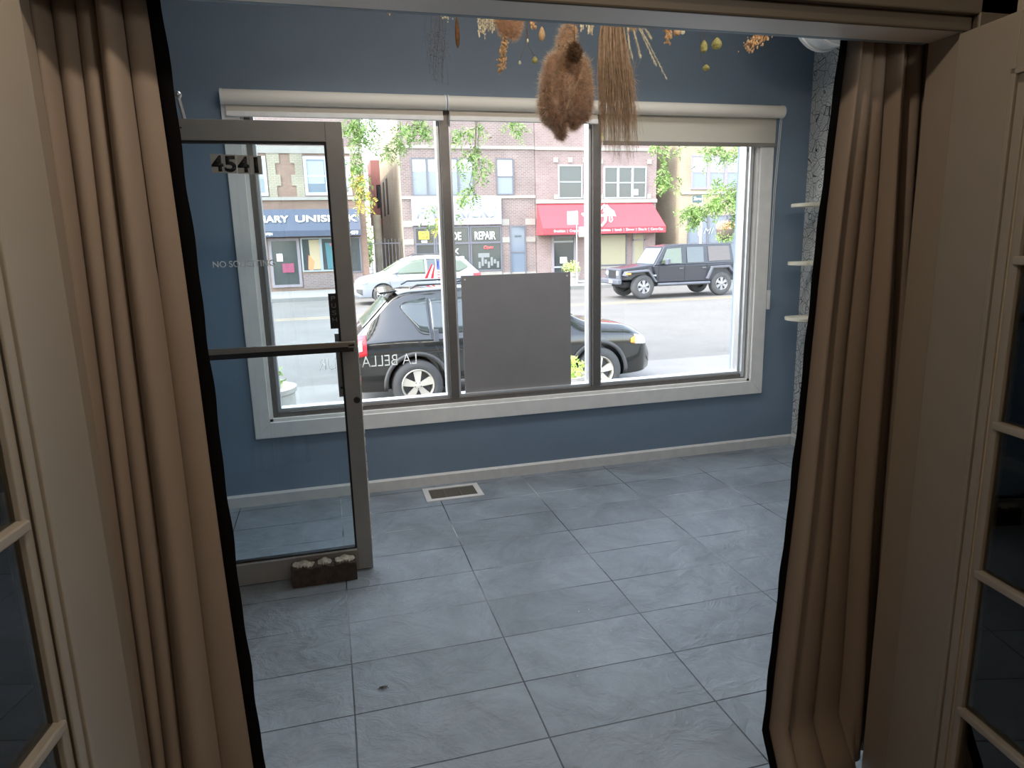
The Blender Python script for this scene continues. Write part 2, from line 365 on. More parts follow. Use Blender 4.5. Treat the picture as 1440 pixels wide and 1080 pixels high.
# window_1
win = thing('window_1', 'wide shop window with two mullions in the blue front wall', 'window', (1.31, WY, WZ0), kind='structure')
cs = MB()
cx0, cx1, cz0, cz1 = -.478, 3.112, .432, 2.46
cs.prism([(cx0, cz0), (cx1, cz0), (WX1, WZ0), (WX0, WZ0)], WY-.022, WY+.0)
cs.prism([(cx0, cz1), (cx0, cz0), (WX0, WZ0), (WX0, WZ1)], WY-.022, WY+.0)
cs.prism([(cx1, cz0), (cx1, cz1), (WX1, WZ1), (WX1, WZ0)], WY-.022, WY+.0)
cs.prism([(cx0, cz1), (WX0, WZ1), (WX1, WZ1), (cx1, cz1)], WY-.022, WY+.0)
cs.build('window_casing', M_cream, win, bevel=.003)
rv = MB(); rv.box(WX0, WX0+.018, WY, WY+.06, WZ0, WZ1); rv.box(WX1-.018, WX1, WY, WY+.06, WZ0, WZ1); rv.box(WX0, WX1, WY, WY+.06, WZ1-.018, WZ1); rv.box(WX0, WX1, WY, WY+.06, WZ0, WZ0+.018)
rv.build('window_liner', M_cream, win)
fr = MB(); fr.ring(WX0+.018, WX1-.018, WZ0+.018, WZ1-.018, .032, WY+.03, WY+.13)
fr.build('window_frame', M_alu, win, bevel=.002)
ob = MB()
for (a, b) in ((WX0+.05, .762), (.818, 1.772), (1.828, WX1-.05)): ob.ring(a, b, WZ0+.05, WZ1-.05, .018, WY+.055, WY+.135)
ob.build('glazing_bead', M_alulight, win, bevel=.002)
MB().box(WX1-.054, WX1-.030, WY+.022, WY+.06, WZ0+.03, WZ1-.05).build('glazing_bead', M_alulight, win)
for k, xm in enumerate((.79, 1.80)):
    MB().box(xm-.028, xm+.028, WY+.02, WY+.125, WZ0+.05, WZ1-.05).build('mullion', M_alu, win, bevel=.003)
    MB().box(xm-.040, xm-.026, WY+.075, WY+.12, WZ0+.06, WZ1-.06).build('glazing_bead', M_alulight, win)
for (a, b) in ((WX0+.05, .762), (.818, 1.772), (1.828, WX1-.05)):
    MB().box(a, b, WY+.112, WY+.118, WZ0+.05, WZ1-.05).build('pane', M_glass, win)
# mirrored shop name on the glass
GY = WY+.109
xa, za = xz(449, 521, GY); xb, zb = xz(583, 501, GY)
def slope_fix(x, y, z): return (x, y, z)
text('LA BELLA FLEUR', xa, xb+.012, za-.0, za+.072, GY, M_etch, 'shop_lettering', win, mirror=True, thick=.001, bold=-.008)
# taped-on grey board
bd = thing('poster_board', 'square grey board fixed with four white pins inside the middle window pane', 'board', (1.22, WY+.08, .58))
(bx0, bz1) = xz(648, 388, WY+.085); (bx1, bz0) = xz(803, 547, WY+.085)
MB().box(bx0, bx1, WY+.082, WY+.09, bz0, bz1).build('panel', M_board, bd)
for (a, b) in ((bx0+.025, bz0+.02), (bx1-.025, bz0+.025), (bx0+.025, bz1-.025), (bx1-.025, bz1-.025)):
    MB().lathe([(0, -.003), (.006, -.003), (.006, .002), (0, .002)], (a, WY+.081, b), 'y', 12).build('pin', M_white, bd, smooth=True)

# roller shades
def shade(x0, x1, drop, label):
    t = thing('roller_shade', label, 'window shade', ((x0+x1)/2, WY-.06, 2.42), 'roller shades over the shop window')
    y = WY-.062
    MB().tube([(x0+.012, y, 2.418), (x1-.012, y, 2.418)], .040, 24).build('fabric_roll', M_shade, t, smooth=True)
    for a in (x0, x1-.012):
        c = MB(); c.tube([(a, y, 2.418), (a+.012, y, 2.418)], .043, 20); c.box(a+.001, a+.010, y, WY, 2.385, 2.45)
        c.build('end_bracket', M_white, t, smooth=True)
    zb = 2.378-drop
    if drop > .05:
        MB().box(x0+.02, x1-.02, y+.037, y+.0395, zb, 2.42).build('hanging_fabric', M_shadet, t)
        MB().box(x0+.018, x1-.018, y+.031, y+.045, zb-.02, zb+.006).build('bottom_bar', M_shadebar, t, bevel=.003)
    else:
        MB().box(x0+.018, x1-.018, y+.025, y+.037, zb-.04, 2.39).build('hanging_fabric', M_shade, t)
        MB().box(x0+.016, x1-.016, y+.018, y+.044, zb-.058, zb-.03).build('bottom_bar', M_cream, t, bevel=.004)
    return t
shade(-.468, .795, 0, 'rolled up cream roller shade, leftmost of three, behind the glass door')
shade(.800, 1.80, 0, 'rolled up cream roller shade in the middle above the grey board')
sh3 = shade(1.806, 3.135, .165, 'cream roller shade partly pulled down over the right window pane')
# beaded cords
cd = MB(); xx = 3.127
for dx in (-.006, .006): cd.tube([(xx+dx, WY-.062, 2.40), (xx+dx, WY-.03, 1.9), (xx+dx, WY-.022, 1.2)], .0022, 6)
cd.build('pull_cord', M_white, sh3)
MB().box(xx-.012, xx+.012, WY-.03, WY-.012, 1.06, 1.20).build('cord_tensioner', M_white, sh3, bevel=.004)

# floor register
vt = thing('floor_vent', 'cream metal floor register with dark louvres by the baseboard', 'vent', (.71, 1.09, 0))
MB().ring(.522, .892, .978, 1.215, .035, -.006, 0).build('x', M_base, vt)
o = bpy.data.objects['x']; o.name = 'vent_frame'
for v in o.data.vertices: v.co = (v.co.x, v.co.z, -v.co.y*1.0)
lv = MB()
for k in range(13): lv.box(.557, .857, 1.016+k*.0125, 1.0215+k*.0125, .0005, .004)
for k in range(2): lv.box(.655+k*.1, .659+k*.1, 1.01, 1.18, .0005, .0045)
lv.build('louvre', mat('vent_grey', (.17, .15, .12), .5), vt)
MB().box(.556, .858, 1.012, 1.181, .0, .001).build('duct_opening', M_black, vt)

# wall shelves at the corner of the wallpapered wall
M_wood = mat('pale_birch', (.62, .56, .44), .5)
for (px, py, lab) in ((1128, 288, 'highest'), (1123, 371, 'middle one'), (1117, 450, 'lowest')):
    p = at(px, py, 1.0)
    ax = 3.06; dy = 1.0
    zz = p[2]
    s = MB(); pts = [(RX, 1.16)]+[(RX-.19+.10*(1-math.cos(a))*0-.0+ -(.07)*math.sin(a), 1.16-(1-math.cos(a))*.11) for a in np.linspace(0, PI, 14)]+[(RX, .94)]
    s.prism(pts, zz-.012, zz+.012, 'z')
    tag(s.build('wall_shelf', M_wood, bevel=.003), 'small rounded pale wood shelf on the wallpapered wall, %s of three' % lab, 'shelf', 'rounded shelves on the right wall')

# round duct under the ceiling
dk = thing('ceiling_duct', 'round white metal duct under the ceiling at the top right', 'duct', (3.0, .1, 2.84))
MB().tube([(2.94, .62, 2.845), (2.94, -1.55, 2.845)], .195, 40).build('pipe', mat('white_duct_metal', (.72, .73, .72), .35, metal=.3), dk, smooth=True)
for yy in (.625, .50, -.5):
    f_ = MB(); f_.tube([(2.94, yy+.012, 2.845), (2.94, yy-.012, 2.845)], .206, 40)
    f_.build('seam_band', M_white, dk, smooth=True)
for yy in (.3, -.6): MB().box(2.91, 2.97, yy, yy+.03, 2.99, 3.04).build('hanger_strap', M_steel, dk)

# ============================================================ GLASS ENTRY DOOR (swung into the room)
DY = .2
dr = thing('door_1', 'open aluminium framed glass entry door with black house numbers', 'door', (LX+.02, DY, 0), kind='structure')
dx0, dx1, dz0, dz1 = LX+.025, .137, .012, 2.122
ya, yb = DY-.022, DY+.022
MB().box(dx1-.072, dx1, ya, yb, dz0, dz1).build('stile', M_dooralu, dr, bevel=.002)
MB().box(dx0, dx0+.072, ya, yb, dz0, dz1).build('stile', M_dooralu, dr, bevel=.002)
MB().box(dx0+.072, dx1-.072, ya, yb, dz1-.085, dz1).build('top_rail', M_dooralu, dr, bevel=.002)
MB().box(dx0+.072, dx1-.072, ya, yb, dz0, dz0+.105).build('bottom_rail', M_dooralu, dr, bevel=.002)
g0, g1, gz0, gz1 = dx0+.072, dx1-.072, dz0+.105, dz1-.085
MB().ring(g0, g1, gz0, gz1, .009, DY-.016, DY+.016).build('gasket', M_black, dr)
MB().box(g0, g1, DY-.003, DY+.003, gz0, gz1).build('pane', M_dglass, dr)
MB().box(g0, g1, DY-.024, DY-.016, gz0-.004, gz0+.003).build('glazing_bead', M_alulight, dr)
MB().box(dx0, dx1, ya+.004, yb-.004, dz0-.004, dz0+.006).build('sweep', M_alulight, dr)
e_ = MB(); e_.box(dx1, dx1+.004, ya+.006, yb-.004, .1, 2.05)
for k in range(16): e_.box(dx1+.002, dx1+.007, yb-.014, yb-.004, .12+k*.062+random.uniform(0, .03), .15+k*.062+random.uniform(0, .03))
e_.build('weatherstrip', M_white, dr)
pb = MB(); pb.box(dx0+.01, dx1-.012, ya-.055, ya-.03, 1.135, 1.160)
pb.box(dx0+.012, dx0+.05, ya-.055, ya, 1.130, 1.150); pb.box(dx1-.045, dx1-.012, ya-.055, ya, 1.130, 1.150)
o = pb.build('push_bar', M_bar, dr, bevel=.004)
MB().box(dx0+.015, dx1-.02, ya-.050, ya-.034, 1.112, 1.136).build('push_bar_underside', M_blackm, dr)
(px0, pz1) = xz(460, 407, ya); (px1, pz0) = xz(481, 468, ya)
px1 = g1+.008
ps = MB().box(px0+.002, px1, DY-.014, DY-.006, pz0+.02, pz1-.02).build('push_sign', M_digit, dr)
hh = (pz1-pz0-.07)/4
for i, ch in enumerate('PUSH'):
    z1 = pz1-.032-i*hh
    text(ch, px0+.013, px0+.033, z1-hh+.012, z1, DY-.015, mat('dull_grey_letter', (.16, .155, .15), .5), 'sign_letter', dr, bold=.01)
(bx, bz) = xz(475, 468, DY); (bx2, bz2) = xz(480, 555, DY)
MB().box(g1-.028, g1+.0, DY+.012, DY+.03, .885, bz-.005).build('back_plate', M_steel, dr, bevel=.002)
MB().tube([(g1-.014, DY+.008, .93), (g1-.014, DY+.012, .93)], .006, 12).build('screw', M_blackm, dr)
MB().lathe([(0, -.006), (.012, -.006), (.016, -.002), (.016, .001)], (dx1-.02, ya, .872), 'y', 24).build('lock_cylinder', M_blackm, dr, smooth=True)
# house numbers 4541 on pale squares
(nx0, nz1) = xz(295, 216, DY); (nx1, nz0) = xz(370, 244, DY)
nw = (nx1-nx0)/4
for i, ch in enumerate('4541'):
    xs = nx0+i*nw; up = (1-i)*.002
    MB().box(xs+.001, xs+nw-.001, DY-.0055, DY-.0045, nz0+up, nz1+up-.004).build('number_plate', M_pale, dr)
    if ch == '1': text(ch, xs+nw*.36, xs+nw*.68, nz0+.006+up, nz1-.010+up, DY-.0056, M_digit, 'house_number', dr, bold=.015)
    else: text(ch, xs+nw*.06, xs+nw*.96, nz0+.006+up, nz1-.010+up, DY-.0056, M_digit, 'house_number', dr, bold=.03)
(sx0, sz0) = xz(300, 377, DY); (sx1, sz1) = xz(386, 367, DY)
text('NO SOLICITING', sx0, sx1, sz0+.001, sz0+.029, DY-.0045, M_etch, 'notice_lettering', dr, bold=.012, thick=.0008)
# closer arm on the top rail
(ax, az) = xz(258, 166, ya); (ax2, az2) = xz(245, 138, ya)
ca = MB(); ca.tube([(ax, ya+.01, dz1), (ax-.012, ya, dz1+.09)], .009, 8); ca.tube([(ax-.012, ya, dz1+.088), (ax-.18, ya-.03, dz1+.105), (LX+.01, ya-.10, dz1+.12)], .007, 8)
ca.sphere((ax-.012, ya, dz1+.092), .016); ca.build('closer_arm', M_steel, dr, smooth=True)
MB().tube([(ax-.015, ya-.001, dz1-.036), (ax-.015, ya+.004, dz1-.036)], .004, 10).build('screw', M_blackm, dr)
for z in (.25, 1.1, 1.9): MB().tube([(dx0-.008, DY, z-.05), (dx0-.008, DY, z+.05)], .010, 10).build('hinge', M_steel, dr, smooth=True)
ab = thing('x', '', ''); bpy.data.objects.remove(ab)

# concrete edging block propping the door
bk = thing('doorstop_block', 'broken brown concrete edging block with pale worn top propping the glass door', 'doorstop', (-.1, .115, 0))
def block():
    m = MB(); nx = 64; x0, x1, y0, y1 = -.248, .055, .088, .172
    prof = []
    for i in range(nx+1):
        u = i/nx; fl = abs(math.sin(PI*4*u))**.6
        prof.append((x0+(x1-x0)*u, y0+.0035*(1-fl)))
    hts = lambda u: .088+.014*abs(math.sin(PI*3*u+.1))**.5 + .003*math.sin(40*u)
    vs = []; fs = []; rows = 5
    for i, (x, y) in enumerate(prof):
        h = hts(i/nx)
        for (yy, zz) in ((y, 0), (y-.001, h*.5), (y, h*.93), (y+.012, h), ((y0+y1)/2, h*1.02), (y1-.01, h), (y1, 0)):
            vs.append((x, yy, zz))
    k = 7
    for i in range(nx):
        for r in range(k-1): fs.append((i*k+r, (i+1)*k+r, (i+1)*k+r+1, i*k+r+1))
    fs.append(tuple(range(k))); fs.append(tuple(nx*k+r for r in range(k-1, -1, -1)))
    m.add(vs, fs); return m, hts
m_, hts = block()
m_.build('block', mat('brown_concrete', (.06, .045, .036), .9, noise=.3, nscale=40, bump=.6, bscale=60), bk, smooth=True)
M_worn = mat('worn_pale_concrete', (.45, .41, .33), .95, noise=.25, nscale=70, bump=.8, bscale=90)
for (u0, u1) in ((.01, .36), (.40, .62), (.66, .985)):
    m = MB(); n = 22; vs = []; fs = []
    cxm = (u0+u1)/2
    for i in range(n+1):
        u = u0+(u1-u0)*i/n; e = math.sqrt(max(0, 1-((u-cxm)/((u1-u0)/2))**2)); x = -.248+.303*u; h = hts(u)+.002
        y0 = .128-(.034)*(e**.6)+.003*math.sin(i*1.9); y1 = .132+.032*(e**.6)+.003*math.sin(i*2.3)
        for yy, zz in ((y0, h-.012), (y0+.004, h+.001), ((y0+y1)/2, h+.004*e+.002), (y1-.004, h+.001), (y1, h-.012)): vs.append((x, yy, zz))
    for i in range(n):
        for r in range(4): fs.append((i*5+r, (i+1)*5+r, (i+1)*5+r+1, i*5+r+1))
        fs.append((i*5, i*5+4, (i+1)*5+4, (i+1)*5))
    m.add(vs, fs).build('worn_top', M_worn, bk, smooth=True)

# dead leaf scrap and crumbs on the slate
def floor_pt(px, py):
    d = ray(px, py); p = CAM-d*CAM[2]/d[2]; return p[0], p[1]
fx, fy = floor_pt(538, 969)
m = MB()
for k in range(9):
    a = random.uniform(0, 2*PI); r = random.uniform(.004, .014)
    m.tube([(fx+r*math.cos(a), fy+r*math.sin(a)*.6, .002), (fx+random.uniform(-.012, .018), fy+random.uniform(-.006, .010), .007), (fx+random.uniform(-.02, .028), fy+random.uniform(-.014, .014), .003)], .0009, 5)
tag(m.build('dried_leaf_scrap', mat('dead_leaf', (.06, .045, .03), .9)), 'small dark curled scrap of dead leaf lying on the slate floor', 'debris')
for (px, py) in ((814, 860), (828, 857), (812, 951), (1050, 797), (1051, 807), (978, 836), (859, 887), (546, 799), (626, 787), (811, 1021)):
    fx, fy = floor_pt(px, py)
    tag(MB().sphere((fx, fy, .0012), .0028, 6, 4, (1, .7, .45)).build('petal_crumb', M_white, smooth=True), 'tiny pale crumb lying on the slate floor', 'debris', 'pale crumbs scattered on the slate floor')

# ============================================================ FRENCH DOORS of the hall
def leaf(name, hinge, d, side, mzs, label):
    """leaf from its hinge edge towards the camera; d: unit direction; side: +1 when the hall room lies on the +x side"""
    hx, hy = hinge; nx_, ny_ = (-d[1], d[0])
    nrm = np.array([nx_, ny_])
    if nrm[0]*side < 0: nrm = -nrm
    def P(s, n, z): return (hx+d[0]*s+nrm[0]*n, hy+d[1]*s+nrm[1]*n, z)
    t = thing(name, label, 'door', (hx, hy, 0), kind='structure')
    W = .895
    def pbox(s0, s1, n0, n1, z0, z1, nm, mt, bv=.002, par=None):
        m = MB(); v = [P(s, n, z) for z in (z0, z1) for n in (n0, n1) for s in (s0, s1)]
        m.add(v, [(0, 2, 3, 1), (4, 5, 7, 6), (0, 1, 5, 4), (2, 6, 7, 3), (0, 4, 6, 2), (1, 3, 7, 5)])
        return m.build(nm, mt, par or t, bevel=bv)
    th = .036
    for a, b in ((0, .166), (W-.166, W)): pbox(a, b, -th, 0, .012, 2.022, 'stile', M_frame2)
    pbox(.166, W-.166, -th, 0, 1.905, 2.022, 'top_rail', M_frame2); pbox(.166, W-.166, -th, 0, .012, .16, 'bottom_rail', M_frame2)
    # raised moulding, stepped, around the lights
    for (a, b, n0, n1, z0, z1) in ((.164, .177, -.002, .009, .155, 1.91), (.179, .203, -.002, .004, .16, 1.90), (.203, .225, -.022, -.004, .16, 1.90)):
        pbox(a, b, n0, n1, z0, z1, 'moulding', M_frame2); pbox(W-b, W-a, n0, n1, z0, z1, 'moulding', M_frame2)
        pbox(a, W-a, n0, n1, z1-(b-a), z1, 'moulding', M_frame2)
        pbox(a, W-a, n0, n1, z0, z0+(b-a), 'moulding', M_frame2)
    for z in mzs: pbox(.218, W-.218, -.020, .004, z-.009, z+.009, 'muntin', M_frame2, .003)
    pbox((W-.022)/2, (W+.022)/2, -.020, .003, .17, 1.89, 'muntin', M_frame2, .003)
    zs = [.165]+sorted(mzs)+[1.895]
    for i in range(len(zs)-1):
        pbox(.22, W/2-.008, -.017, -.013, zs[i]+.004, zs[i+1]-.004, 'pane', M_fglass, 0)
        pbox(W/2+.008, W-.22, -.017, -.013, zs[i]+.004, zs[i+1]-.004, 'pane', M_fglass, 0)
    return t
dd = np.array([-.13, -.99]); dd /= np.linalg.norm(dd)
leaf('door_2', (-.413, -1.70), dd, 1, [.49, .838, 1.183, 1.53], 'left leaf of the beige glazed double doors, swung open')
leaf('door_3', (1.453, -1.70), dd, -1, [.444, .804, 1.16, 1.52], 'right leaf of the beige glazed double doors, swung open')

# ============================================================ CURTAINS
def curtain(label, top, bot, depth, side, ybase=-1.540):
    """top/bot: x of each fold valley at z=2.05 and z=.05, from the leading edge outwards"""
    t = thing('curtain', label, 'curtain', ((top[0]+top[-1])/2, ybase, 0))
    nz_, nu = 44, 260; bandw = .026; N = len(top)-1; idx = list(range(N+1)); ztop = 2.2
    def P(u, v):
        z = .015+(ztop-.015)*v; vv = (z-.05)/2.0; ph = u*N
        x = np.interp(ph, idx, bot)*(1-vv)+np.interp(ph, idx, top)*vv
        wd = abs(np.interp(min(ph+.5, N), idx, bot)-np.interp(max(ph-.5, 0), idx, bot))
        s = abs(math.sin(PI*ph)); amp = depth*(.75+.5*math.sin(2.3*int(ph)+side))
        y = ybase-amp*s**.62+.004*math.sin(5*z+9*u)
        x += .0015*math.sin(5*z+u*13)*(1-v)
        if z < .16 and -.40 < x < 1.45: y -= (.16-z)*.62*min(1, (1.45-x)/.03, (x+.40)/.03)
        return x, y, z
    m = MB(); vs = []; fs = []
    for i in range(nz_+1):
        for k in range(nu+1): vs.append(P(k/nu, i/nz_))
    for i in range(nz_):
        for k in range(nu): fs.append((i*(nu+1)+k, i*(nu+1)+k+1, (i+1)*(nu+1)+k+1, (i+1)*(nu+1)+k))
    m.add(vs, fs).build('drape', M_curt, t, smooth=True, solid=.003, angle=180)
    m = MB(); vs = []; fs = []; nb = 4
    for i in range(2*nz_+1):
        v = i/(2*nz_); x, y, z = P(0, v); wob = .0012*math.sin(21*z)+.0012*math.sin(39*z+1)
        for k in range(nb+1):
            q = k/nb; vs.append((x-side*(bandw+wob)*q, y-.004-.008*math.sin(q*2.2), z))
    for i in range(2*nz_):
        for k in range(nb): fs.append((i*(nb+1)+k, i*(nb+1)+k+1, (i+1)*(nb+1)+k+1, (i+1)*(nb+1)+k))
    m.add(vs, fs).build('trim_band', M_curttrim, t, smooth=True, solid=.003, angle=180)
    MB().box(min(top), max(top), ybase-.03, ybase+.012, 2.2, 2.24).build('heading_tape', M_curt, t)
    return t
curtain('taupe curtain with black edge hanging at the left of the doorway', [-.257, -.300, -.342, -.377, -.416, -.448, -.50, -.56], [-.228, -.300, -.385, -.425, -.448, -.472, -.52, -.58], .038, -1)
curtain('taupe curtain with black edge hanging at the right of the doorway', [1.282, 1.303, 1.36, 1.402, 1.431, 1.462, 1.50, 1.56, 1.62], [1.173, 1.235, 1.330, 1.423, 1.50, 1.55, 1.60, 1.64, 1.68], .036, 1)
rod = MB().tube([(-.62, -1.535, 2.262), (1.72, -1.535, 2.262)], .014, 12)
rod.box(-.60, -.58, -1.60, -1.53, 2.25, 2.275).box(1.68, 1.70, -1.60, -1.53, 2.25, 2.275)
tag(rod.build('curtain_rod', M_blackm, smooth=True), 'black curtain rod above the doorway carrying both curtains', 'curtain rod')

# ============================================================ DRIED FLOWERS hanging over the room
HY = -.4; RZ = 2.60
rail = MB().tube([(.1, HY, RZ), (2.35, HY, RZ)], .012, 10)
for x in (.25, 1.2, 2.2): rail.tube([(x, HY, RZ), (x, HY, ZC)], .003, 6)
tag(rail.build('hanging_rail', M_wood, smooth=True), 'thin wooden rail above the picture from which dried flowers hang', 'rail')
def dmat(n, c): return thinmat(n, tuple(min(.95, q*1.35) for q in c), .45, noise=.25, nscale=60)
M_pamp = dmat('russet_plume', (.53, .39, .295)); M_pampd = dmat('dark_thistle', (.22, .14, .085)); M_tan = dmat('tan_seed', (.62, .46, .28))
M_beige = dmat('beige_grass', (.52, .40, .28)); M_ivory = dmat('ivory_tassel', (.72, .66, .54)); M_stem = dmat('brown_stem', (.22, .12, .06))
M_green = dmat('olive_pod', (.46, .42, .19)); M_grey = dmat('grey_twig', (.15, .13, .13)); M_tawny = dmat('tawny_plume', (.60, .44, .31))
M_halo = dmat('pale_plume_tips', (.72, .58, .42))
GRP = 'dried flowers hanging from the rail'
def dthing(name, label, cat='dried flowers'): return thing(name, label, cat, (0, HY, RZ), GRP)
def P2(px, py, dy=0): return np.array(at(px, py, HY+dy))
def fluff(m, a, b, r0, r1, n, hl=.03, hw=.0009, jit=.5, down=.3, core=True):
    """plume of fine hairs along a..b with radius r0 -> r1"""
    a = np.array(a, float); b = np.array(b, float)
    if core:
        k = 7; prof = []
        m.tube([a+(b-a)*i/k for i in range(k+1)], [max(.002, (r0+(r1-r0)*i/k)*.72*math.sin(PI*min(1, (i+.6)/(k+1.2)))**.5) for i in range(k+1)], 10)
    V = []; Fc = []
    for i in range(n):
        u = rng.random(); rr = (r0+(r1-r0)*u)*math.sqrt(max(0.05, math.sin(PI*min(.99, max(.05, u*.94+.03)))))
        d = rng.normal(size=3); d /= np.linalg.norm(d)
        p = a+(b-a)*u+d*rr*(.55+.2*rng.random())
        e = d+rng.normal(size=3)*jit; e[2] -= down; e /= np.linalg.norm(e)
        L = hl*(.5+rng.random()*.8); s = np.cross(e, rng.normal(size=3)); s /= (np.linalg.norm(s)+1e-9)
        n0 = len(V); V += [p-s*hw, p+s*hw, p+e*L]; Fc.append((n0, n0+1, n0+2))
    m.add(V, Fc)
def stems(m, pts, r=.0012):
    m.tube(pts, r, 5)
def droop(m, p, length, n_seed=26, spread=.008, r=.0028, dx=0, seedscale=1):
    """hanging string of small seeds"""
    p = np.array(p)
    pts = [p+np.array([dx*(t**1.5), 0, -length*t]) for t in np.linspace(0, 1, 7)]
    m.tube(pts, .0009, 4)
    for i in range(n_seed):
        t = rng.random(); q = p+np.array([dx*(t**1.5), 0, -length*t])+rng.normal(size=3)*spread*(.4+.6*math.sin(PI*min(1, t+.1)))
        m.sphere(q, r*(.6+.7*rng.random()), 5, 4, (1, 1, 1.3))
# big russet plume bundle
t = dthing('dried_pampas_bundle', 'large russet fluffy pampas bundle hanging in front of the middle of the window')
for (a, b, r0, r1, n) in (((800, 38), (790, 96), .040, .045, 6500), ((778, 80), (770, 150), .036, .052, 8500), ((818, 84), (820, 166), .042, .058, 9500), ((796, 90), (798, 165), .050, .055, 8500), ((774, 130), (790, 192), .062, .026, 8500), ((766, 140), (776, 172), .040, .045, 4500), ((815, 130), (806, 178), .05, .035, 5000)):
    m = MB(); fluff(m, P2(*a, rng.uniform(-.02, .02)), P2(*b, rng.uniform(-.02, .02)), r0, r1, n, .026, .0006)
    m.build('plume', M_pamp, t, fix=False)
    m = MB(); fluff(m, P2(*a), P2(*b), r0*1.08, r1*1.08, n//4, .032, .0006, core=False); m.build('plume_tips', M_halo, t, fix=False)
m = MB(); stems(m, [P2(797, 66), P2(799, 40), P2(800, 20), (P2(800, 20)[0], HY, RZ)], .0034); m.build('stem', M_stem, t)
m = MB()
for k in range(6): stems(m, [P2(836-k*3, 80+k*2, -.07), P2(803+k, 128, -.08), P2(789-k*.5, 176, -.07)], .0005)
m.build('grass_wisp', M_beige, t)
# thistle
t = dthing('dried_thistle_head', 'round dark brown thistle head in front of the russet pampas bundle')
c = P2(808, 74, -.06); m = MB(); fluff(m, c+[0, 0, .018], c-[0, 0, .018], .030, .030, 2600, .02, .0008, jit=.3, down=.1); m.build('flower_head', M_pampd, t, fix=False)
m = MB(); stems(m, [c, c+[.0, 0, .1], (c[0], HY, RZ)], .0015); m.build('stem', M_stem, t)
# tawny plume on the left
t = dthing('dried_plume', 'tawny fluffy plume just under the door head above the window mullion')
for (a, b, r) in (((705, 10), (712, 46), .040), ((724, 10), (722, 50), .042)):
    m = MB(); fluff(m, P2(*a), P2(*b), r, r*.8, 5000, .022, .0008); m.build('plume', M_tawny, t, fix=False)
# ivory tassels
for (x0, x1, yb, lab, dl) in ((672, 694, 60, 'ivory amaranth tassels hanging left of the tawny plume', 0), (817, 838, 50, 'short ivory tassels between the russet bundle and the long beige grass', 0)):
    t = dthing('dried_tassels', lab); m = MB()
    for k in range(9 if x0 < 700 else 8):
        x = x0+(x1-x0)*k/8; p0 = P2(x, 0, rng.uniform(-.02, .02)); p1 = P2(x, yb-rng.uniform(0, 22), 0)
        droop(m, p0, p0[2]-p1[2], 60, .0025, .0026)
    m.build('tassel', M_ivory, t)
    m = MB(); c = P2((x0+x1)/2, 0)
    for k in range(6): stems(m, [P2(x0+(x1-x0)*k/5, 2), (c[0], HY, RZ)], .001)
    m.build('stem', M_stem, t)
# amaranthus tail under tawny plume, small tan cluster, far left scrap
def cluster(name, lab, pts, mt, r=.003, n=90, sp=.008, mode=None):
    t = dthing(name, lab); m = MB()
    path = [P2(*p) for p in pts]
    for i in range(n):
        u = rng.random()*(len(path)-1); k = int(u); q = path[k]+(path[min(k+1, len(path)-1)]-path[k])*(u-k)
        q = q+rng.normal(size=3)*sp
        m.sphere(q, r*(.6+.8*rng.random()), 5, 4, (1, 1, 1.5))
    m.build('seed_head', mt, t)
    m = MB(); stems(m, [path[-1]]+[p for p in reversed(path[:-1])]+[(path[0][0], HY, RZ)], .0011); m.build('stem', M_stem, t)
    return t
cluster('dried_seed_spray', 'long tan seed tail dangling below the tawny plume', [(712, 40), (708, 70), (704, 99)], M_tan, .0032, 190, .0062)
cluster('dried_seed_spray', 'short tan seed cluster right of the tawny plume', [(748, 20), (750, 40)], M_tan, .003, 70, .006)
cluster('dried_seed_spray', 'tiny tan sprig, leftmost of the hanging dried flowers', [(546, 8), (548, 19)], M_tan, .0028, 24, .004)
cluster('dried_seed_spray', 'orange tan seed cluster right of the long beige grass', [(938, 25), (940, 60)], M_tan, .0036, 120, .007)
cluster('dried_seed_spray', 'wide sandy seed cluster, rightmost of the hanging dried flowers', [(1086, 38), (1068, 52), (1050, 66)], M_tan, .0036, 230, .011)
cluster('dried_seed_spray', 'pale spiky sprig beside the dark brown seed pod at the left', [(622, 8), (630, 26)], M_ivory, .0026, 60, .008)
# grey twiggy bunch
t = dthing('dried_twigs', 'misty grey twig bunch hanging at the left above the window'); m = MB(); m2 = MB()
for k in range(30):
    x0 = 600+25*rng.random(); p = [P2(x0, 0), P2(x0+rng.uniform(-6, 6), 40), P2(x0+rng.uniform(-10, 14), 60+60*rng.random())]
    m.tube(p, .0004, 3)
    for j in range(9):
        u = rng.random(); q = p[1]+(p[2]-p[1])*u+rng.normal(size=3)*.006; m2.sphere(q, .0013, 4, 3)
m.build('stem', M_grey, t); m2.build('bud', M_grey, t)
# pods
def pod(lab, px, py, w, h, mt, stem_pts, name='dried_seed_pod'):
    t = dthing(name, lab); c = P2(px, py); s = (P2(px+w/2, py)[0]-P2(px-w/2, py)[0])/2; hh = (P2(px, py-h/2)[2]-P2(px, py+h/2)[2])/2
    m = MB(); m.lathe([(.0005, hh), (s*.35, hh*.8), (s*.85, hh*.25), (s, -hh*.3), (s*.72, -hh*.8), (s*.25, -hh), (.0003, -hh*1.05)], c, 'z', 12); m.build('pod', mt, t, smooth=True)
    m = MB(); stems(m, [c+[0, 0, hh*.9]]+[P2(*q) for q in stem_pts]+[(P2(*stem_pts[-1])[0], HY, RZ)], .0008); m.build('stem', M_stem, t)
pod('tan teardrop pod left of the russet pampas bundle', 762, 47, 9, 20, M_tan, [(761, 30), (760, 10)])
pod('tan round pod beside the stem of the russet pampas bundle', 807, 42, 11, 14, M_tan, [(806, 30), (806, 10)])
pod('small pale bud on a thin thread, lowest left of the tawny plume', 731, 88, 4, 6, M_ivory, [(738, 66), (741, 40), (742, 15)])
